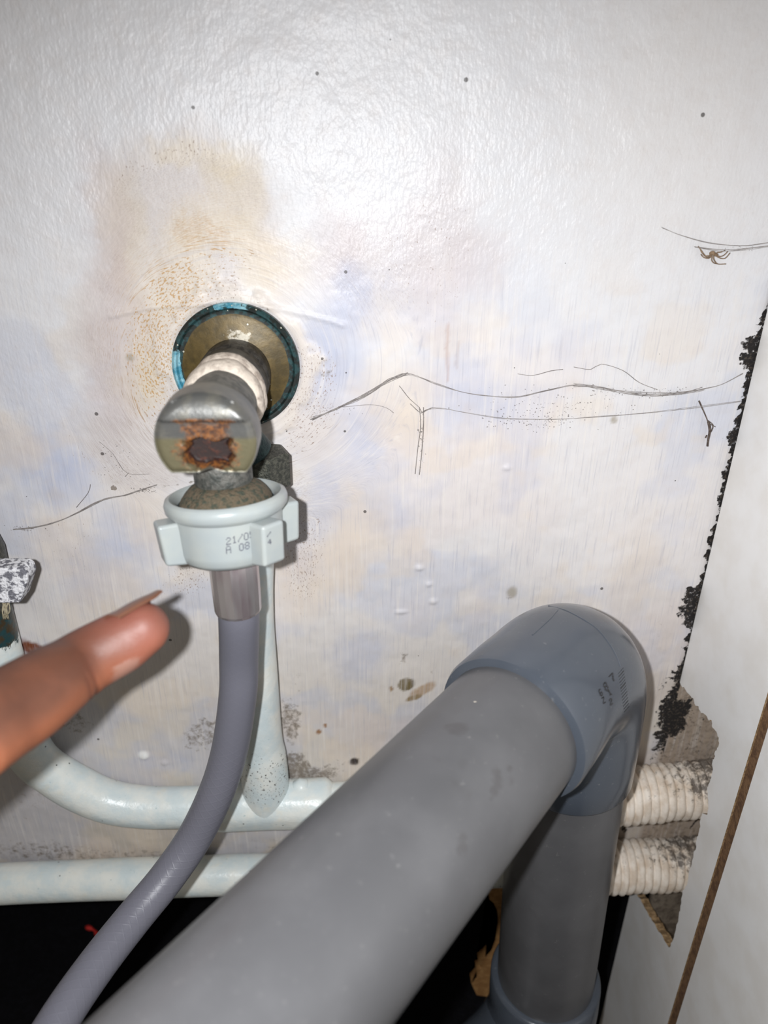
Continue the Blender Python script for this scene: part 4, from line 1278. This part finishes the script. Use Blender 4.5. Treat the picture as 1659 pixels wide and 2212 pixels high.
Aw = [(672, 905), (720, 885), (760, 868), (800, 848), (840, 822), (880, 808), (940, 828), (1000, 846), (1060, 857), (1120, 857), (1180, 843), (1240, 832), (1290, 838), (1350, 848), (1410, 852), (1470, 849), (1520, 840), (1560, 829), (1605, 806)]
Dw = [(912, 890), (930, 882), (960, 883), (1000, 890), (1050, 898), (1100, 904), (1200, 905), (1300, 900), (1400, 892), (1500, 880), (1600, 866)]
lines = []
for k in range(4): lines.append((jit(Aw, 2.0), 0.000055))
for k in range(3): lines.append((jit(Dw, 2.0), 0.00005))
for k in range(5): lines.append((jit(Aw[:6], 4.0), 0.00006))
for k in range(6): lines.append((jit(Aw[11:17], 4.5), 0.00006))
lines += [(jit([(740, 880), (800, 874), (835, 882), (850, 892)], 1), 0.00006), (jit([(862, 833), (885, 862), (905, 880), (912, 892)], 1), 0.00007)]
for dx in (-5, 4): lines.append((jit([(911 + dx, 880), (912 + dx * 0.6, 920), (907 + dx, 970), (901 + dx, 1025)], 1.2), 0.00011))
lines += [(jit([(885, 872), (908, 892), (918, 888), (935, 881)], 1), 0.0001)]
Ew = [(1118, 808), (1150, 811), (1190, 802), (1215, 797)]
lines += [(jit(Ew, 1), 0.00010), (jit([(1240, 793), (1276, 799), (1298, 786), (1345, 801), (1380, 825), (1420, 842)], 1), 0.0001)]
dust = [(R1.gauss(1200, 90), R1.gauss(880, 22), R1.uniform(.00008, .00028)) for _ in range(170)] + [(R1.uniform(1280, 1500), R1.gauss(848, 7), R1.uniform(.00008, .0003)) for _ in range(90)]
dust += [(R1.uniform(1040, 1240), R1.gauss(910, 9), R1.uniform(.0001, .0003)) for _ in range(90)] + [(909 + R1.gauss(0, 3), R1.uniform(890, 1025), R1.uniform(.0001, .00028)) for _ in range(50)]
dust += [(R1.gauss(720, 35), 885 + R1.gauss(0, 5), R1.uniform(.00008, .0002)) for _ in range(40)]
strands('cobweb', lines, 'long dusty cobweb sagging across the wall above the grey elbow', dust)
Gw = [(28, 1144), (60, 1141), (110, 1130), (160, 1112), (205, 1088), (235, 1076), (270, 1070), (300, 1060), (338, 1047)]
lines = [(jit(Gw, 1.8), 0.00009) for _ in range(5)] + [(jit([(215, 955), (245, 980), (258, 1005), (278, 1022), (320, 1025)], 2), 0.00005), (jit([(195, 1045), (190, 1065), (165, 1095)], 1.5), 0.00006), (jit([(278, 1022), (270, 1030)], 1), 0.00006)]
dust = [(R1.gauss(52, 14), R1.gauss(1142, 3), R1.uniform(.0001, .0003)) for _ in range(40)] + [(R1.uniform(280, 340), 1058 + R1.gauss(0, 4), R1.uniform(.0001, .0003)) for _ in range(30)] + [(R1.uniform(215, 300), R1.uniform(950, 1030), R1.uniform(.0001, .00022)) for _ in range(30)]
strands('cobweb', lines, 'short dark cobweb strand slanting up to the left of the tap', dust)
lines = [(jit([(1430, 492), (1470, 508), (1530, 524), (1600, 530), (1659, 524), (1700, 518)], 1.5), 0.00005) for _ in range(3)] + [(jit([(1500, 534), (1560, 541), (1620, 537), (1690, 528)], 2), 0.00006) for _ in range(4)]
strands('cobweb', lines, 'faint cobweb beside the spider near the right edge', [(R1.uniform(1555, 1640), 538 + R1.gauss(0, 3), R1.uniform(.00006, .00018)) for _ in range(30)])

# spider
sp = empty('spider', 'tiny brown spider hanging on the wall near the right edge', 'spider')
sc_ = W(1540, 548, 0.0030)
def ellipsoid(name, c, r, mat, parent):
    V, Fc = [], []
    nu, nv = 14, 9
    for j in range(nv):
        th = math.pi * (j + 0.5) / nv
        for i in range(nu):
            ph = 2 * math.pi * i / nu
            V.append((c[0] + r[0] * math.sin(th) * math.cos(ph), c[1] + r[1] * math.sin(th) * math.sin(ph), c[2] + r[2] * math.cos(th)))
    for j in range(nv - 1):
        for i in range(nu): Fc.append((j * nu + i, j * nu + (i + 1) % nu, (j + 1) * nu + (i + 1) % nu, (j + 1) * nu + i))
    Fc.append(tuple(range(nu - 1, -1, -1))); Fc.append(tuple((nv - 1) * nu + i for i in range(nu)))
    return make(name, V, Fc, mat, parent, 180)
ellipsoid('abdomen', sc_ + np.array([-0.0002, 0, 0.0001]), (0.0009, 0.0008, 0.0007), M['spider'], sp)
ellipsoid('head', sc_ + np.array([0.0009, -0.0002, -0.0003]), (0.0006, 0.0005, 0.0005), M['spider'], sp)
legs = [[(1536, 550), (1524, 553), (1514, 540), (1508, 532)], [(1537, 552), (1527, 556), (1518, 548), (1513, 540)], [(1537, 553), (1530, 558), (1520, 556), (1514, 549)], [(1538, 554), (1537, 562), (1542, 568), (1550, 570)],
        [(1541, 553), (1542, 561), (1550, 570), (1568, 570)], [(1544, 551), (1554, 557), (1566, 558), (1577, 546)], [(1545, 550), (1555, 554), (1564, 551), (1572, 543)], [(1544, 549), (1550, 545), (1556, 545), (1566, 541)]]
for L in legs:
    P = [W(q[0], q[1], 0.0030 - 0.0006 * i) for i, q in enumerate(L)]
    tube('leg', catmull(P, 0.0007), 0.00016, M['spider'], sp, 6, smooth=180)

# dried insect husk caught in web
V, Fc = [], []
for pts, r in (([(1510, 866), (1518, 884), (1527, 905), (1531, 918)], .00022), ([(1530, 912), (1533, 930), (1530, 948), (1528, 964)], .00038), ([(1529, 908), (1540, 918), (1537, 930), (1531, 938)], .00018), ([(1531, 915), (1545, 922)], .00014), ([(1527, 940), (1524, 946)], .0003)):
    v_, f_, _ = tube_data(catmull([W(q[0], q[1], 0.0018) for q in pts], 0.0008), r, 7, lump=lumpy(int(pts[0][0]), 1.1))
    b0 = len(V); V += v_; Fc += [tuple(i + b0 for i in q) for q in f_]
tag(make('insect_husk', V, Fc, M['debris'], None, 180), 'dried insect husk dangling on the wall beside the mouldy corner', 'insect husk')

# red thread on the black floor
pts = [FZ(px, py, 0.0012) for px, py in [(186, 2002), (196, 2006), (204, 2010), (212, 2022), (220, 2030), (228, 2038), (236, 2050)]]
tag(tube('red_thread', catmull(pts, 0.002), [0.0011 + 0.0005 * math.sin(i * 1.3) for i in range(len(catmull(pts, 0.002)))], M['red'], None, 8, smooth=180), 'frayed red thread lying on the black floor left of the hose', 'thread')
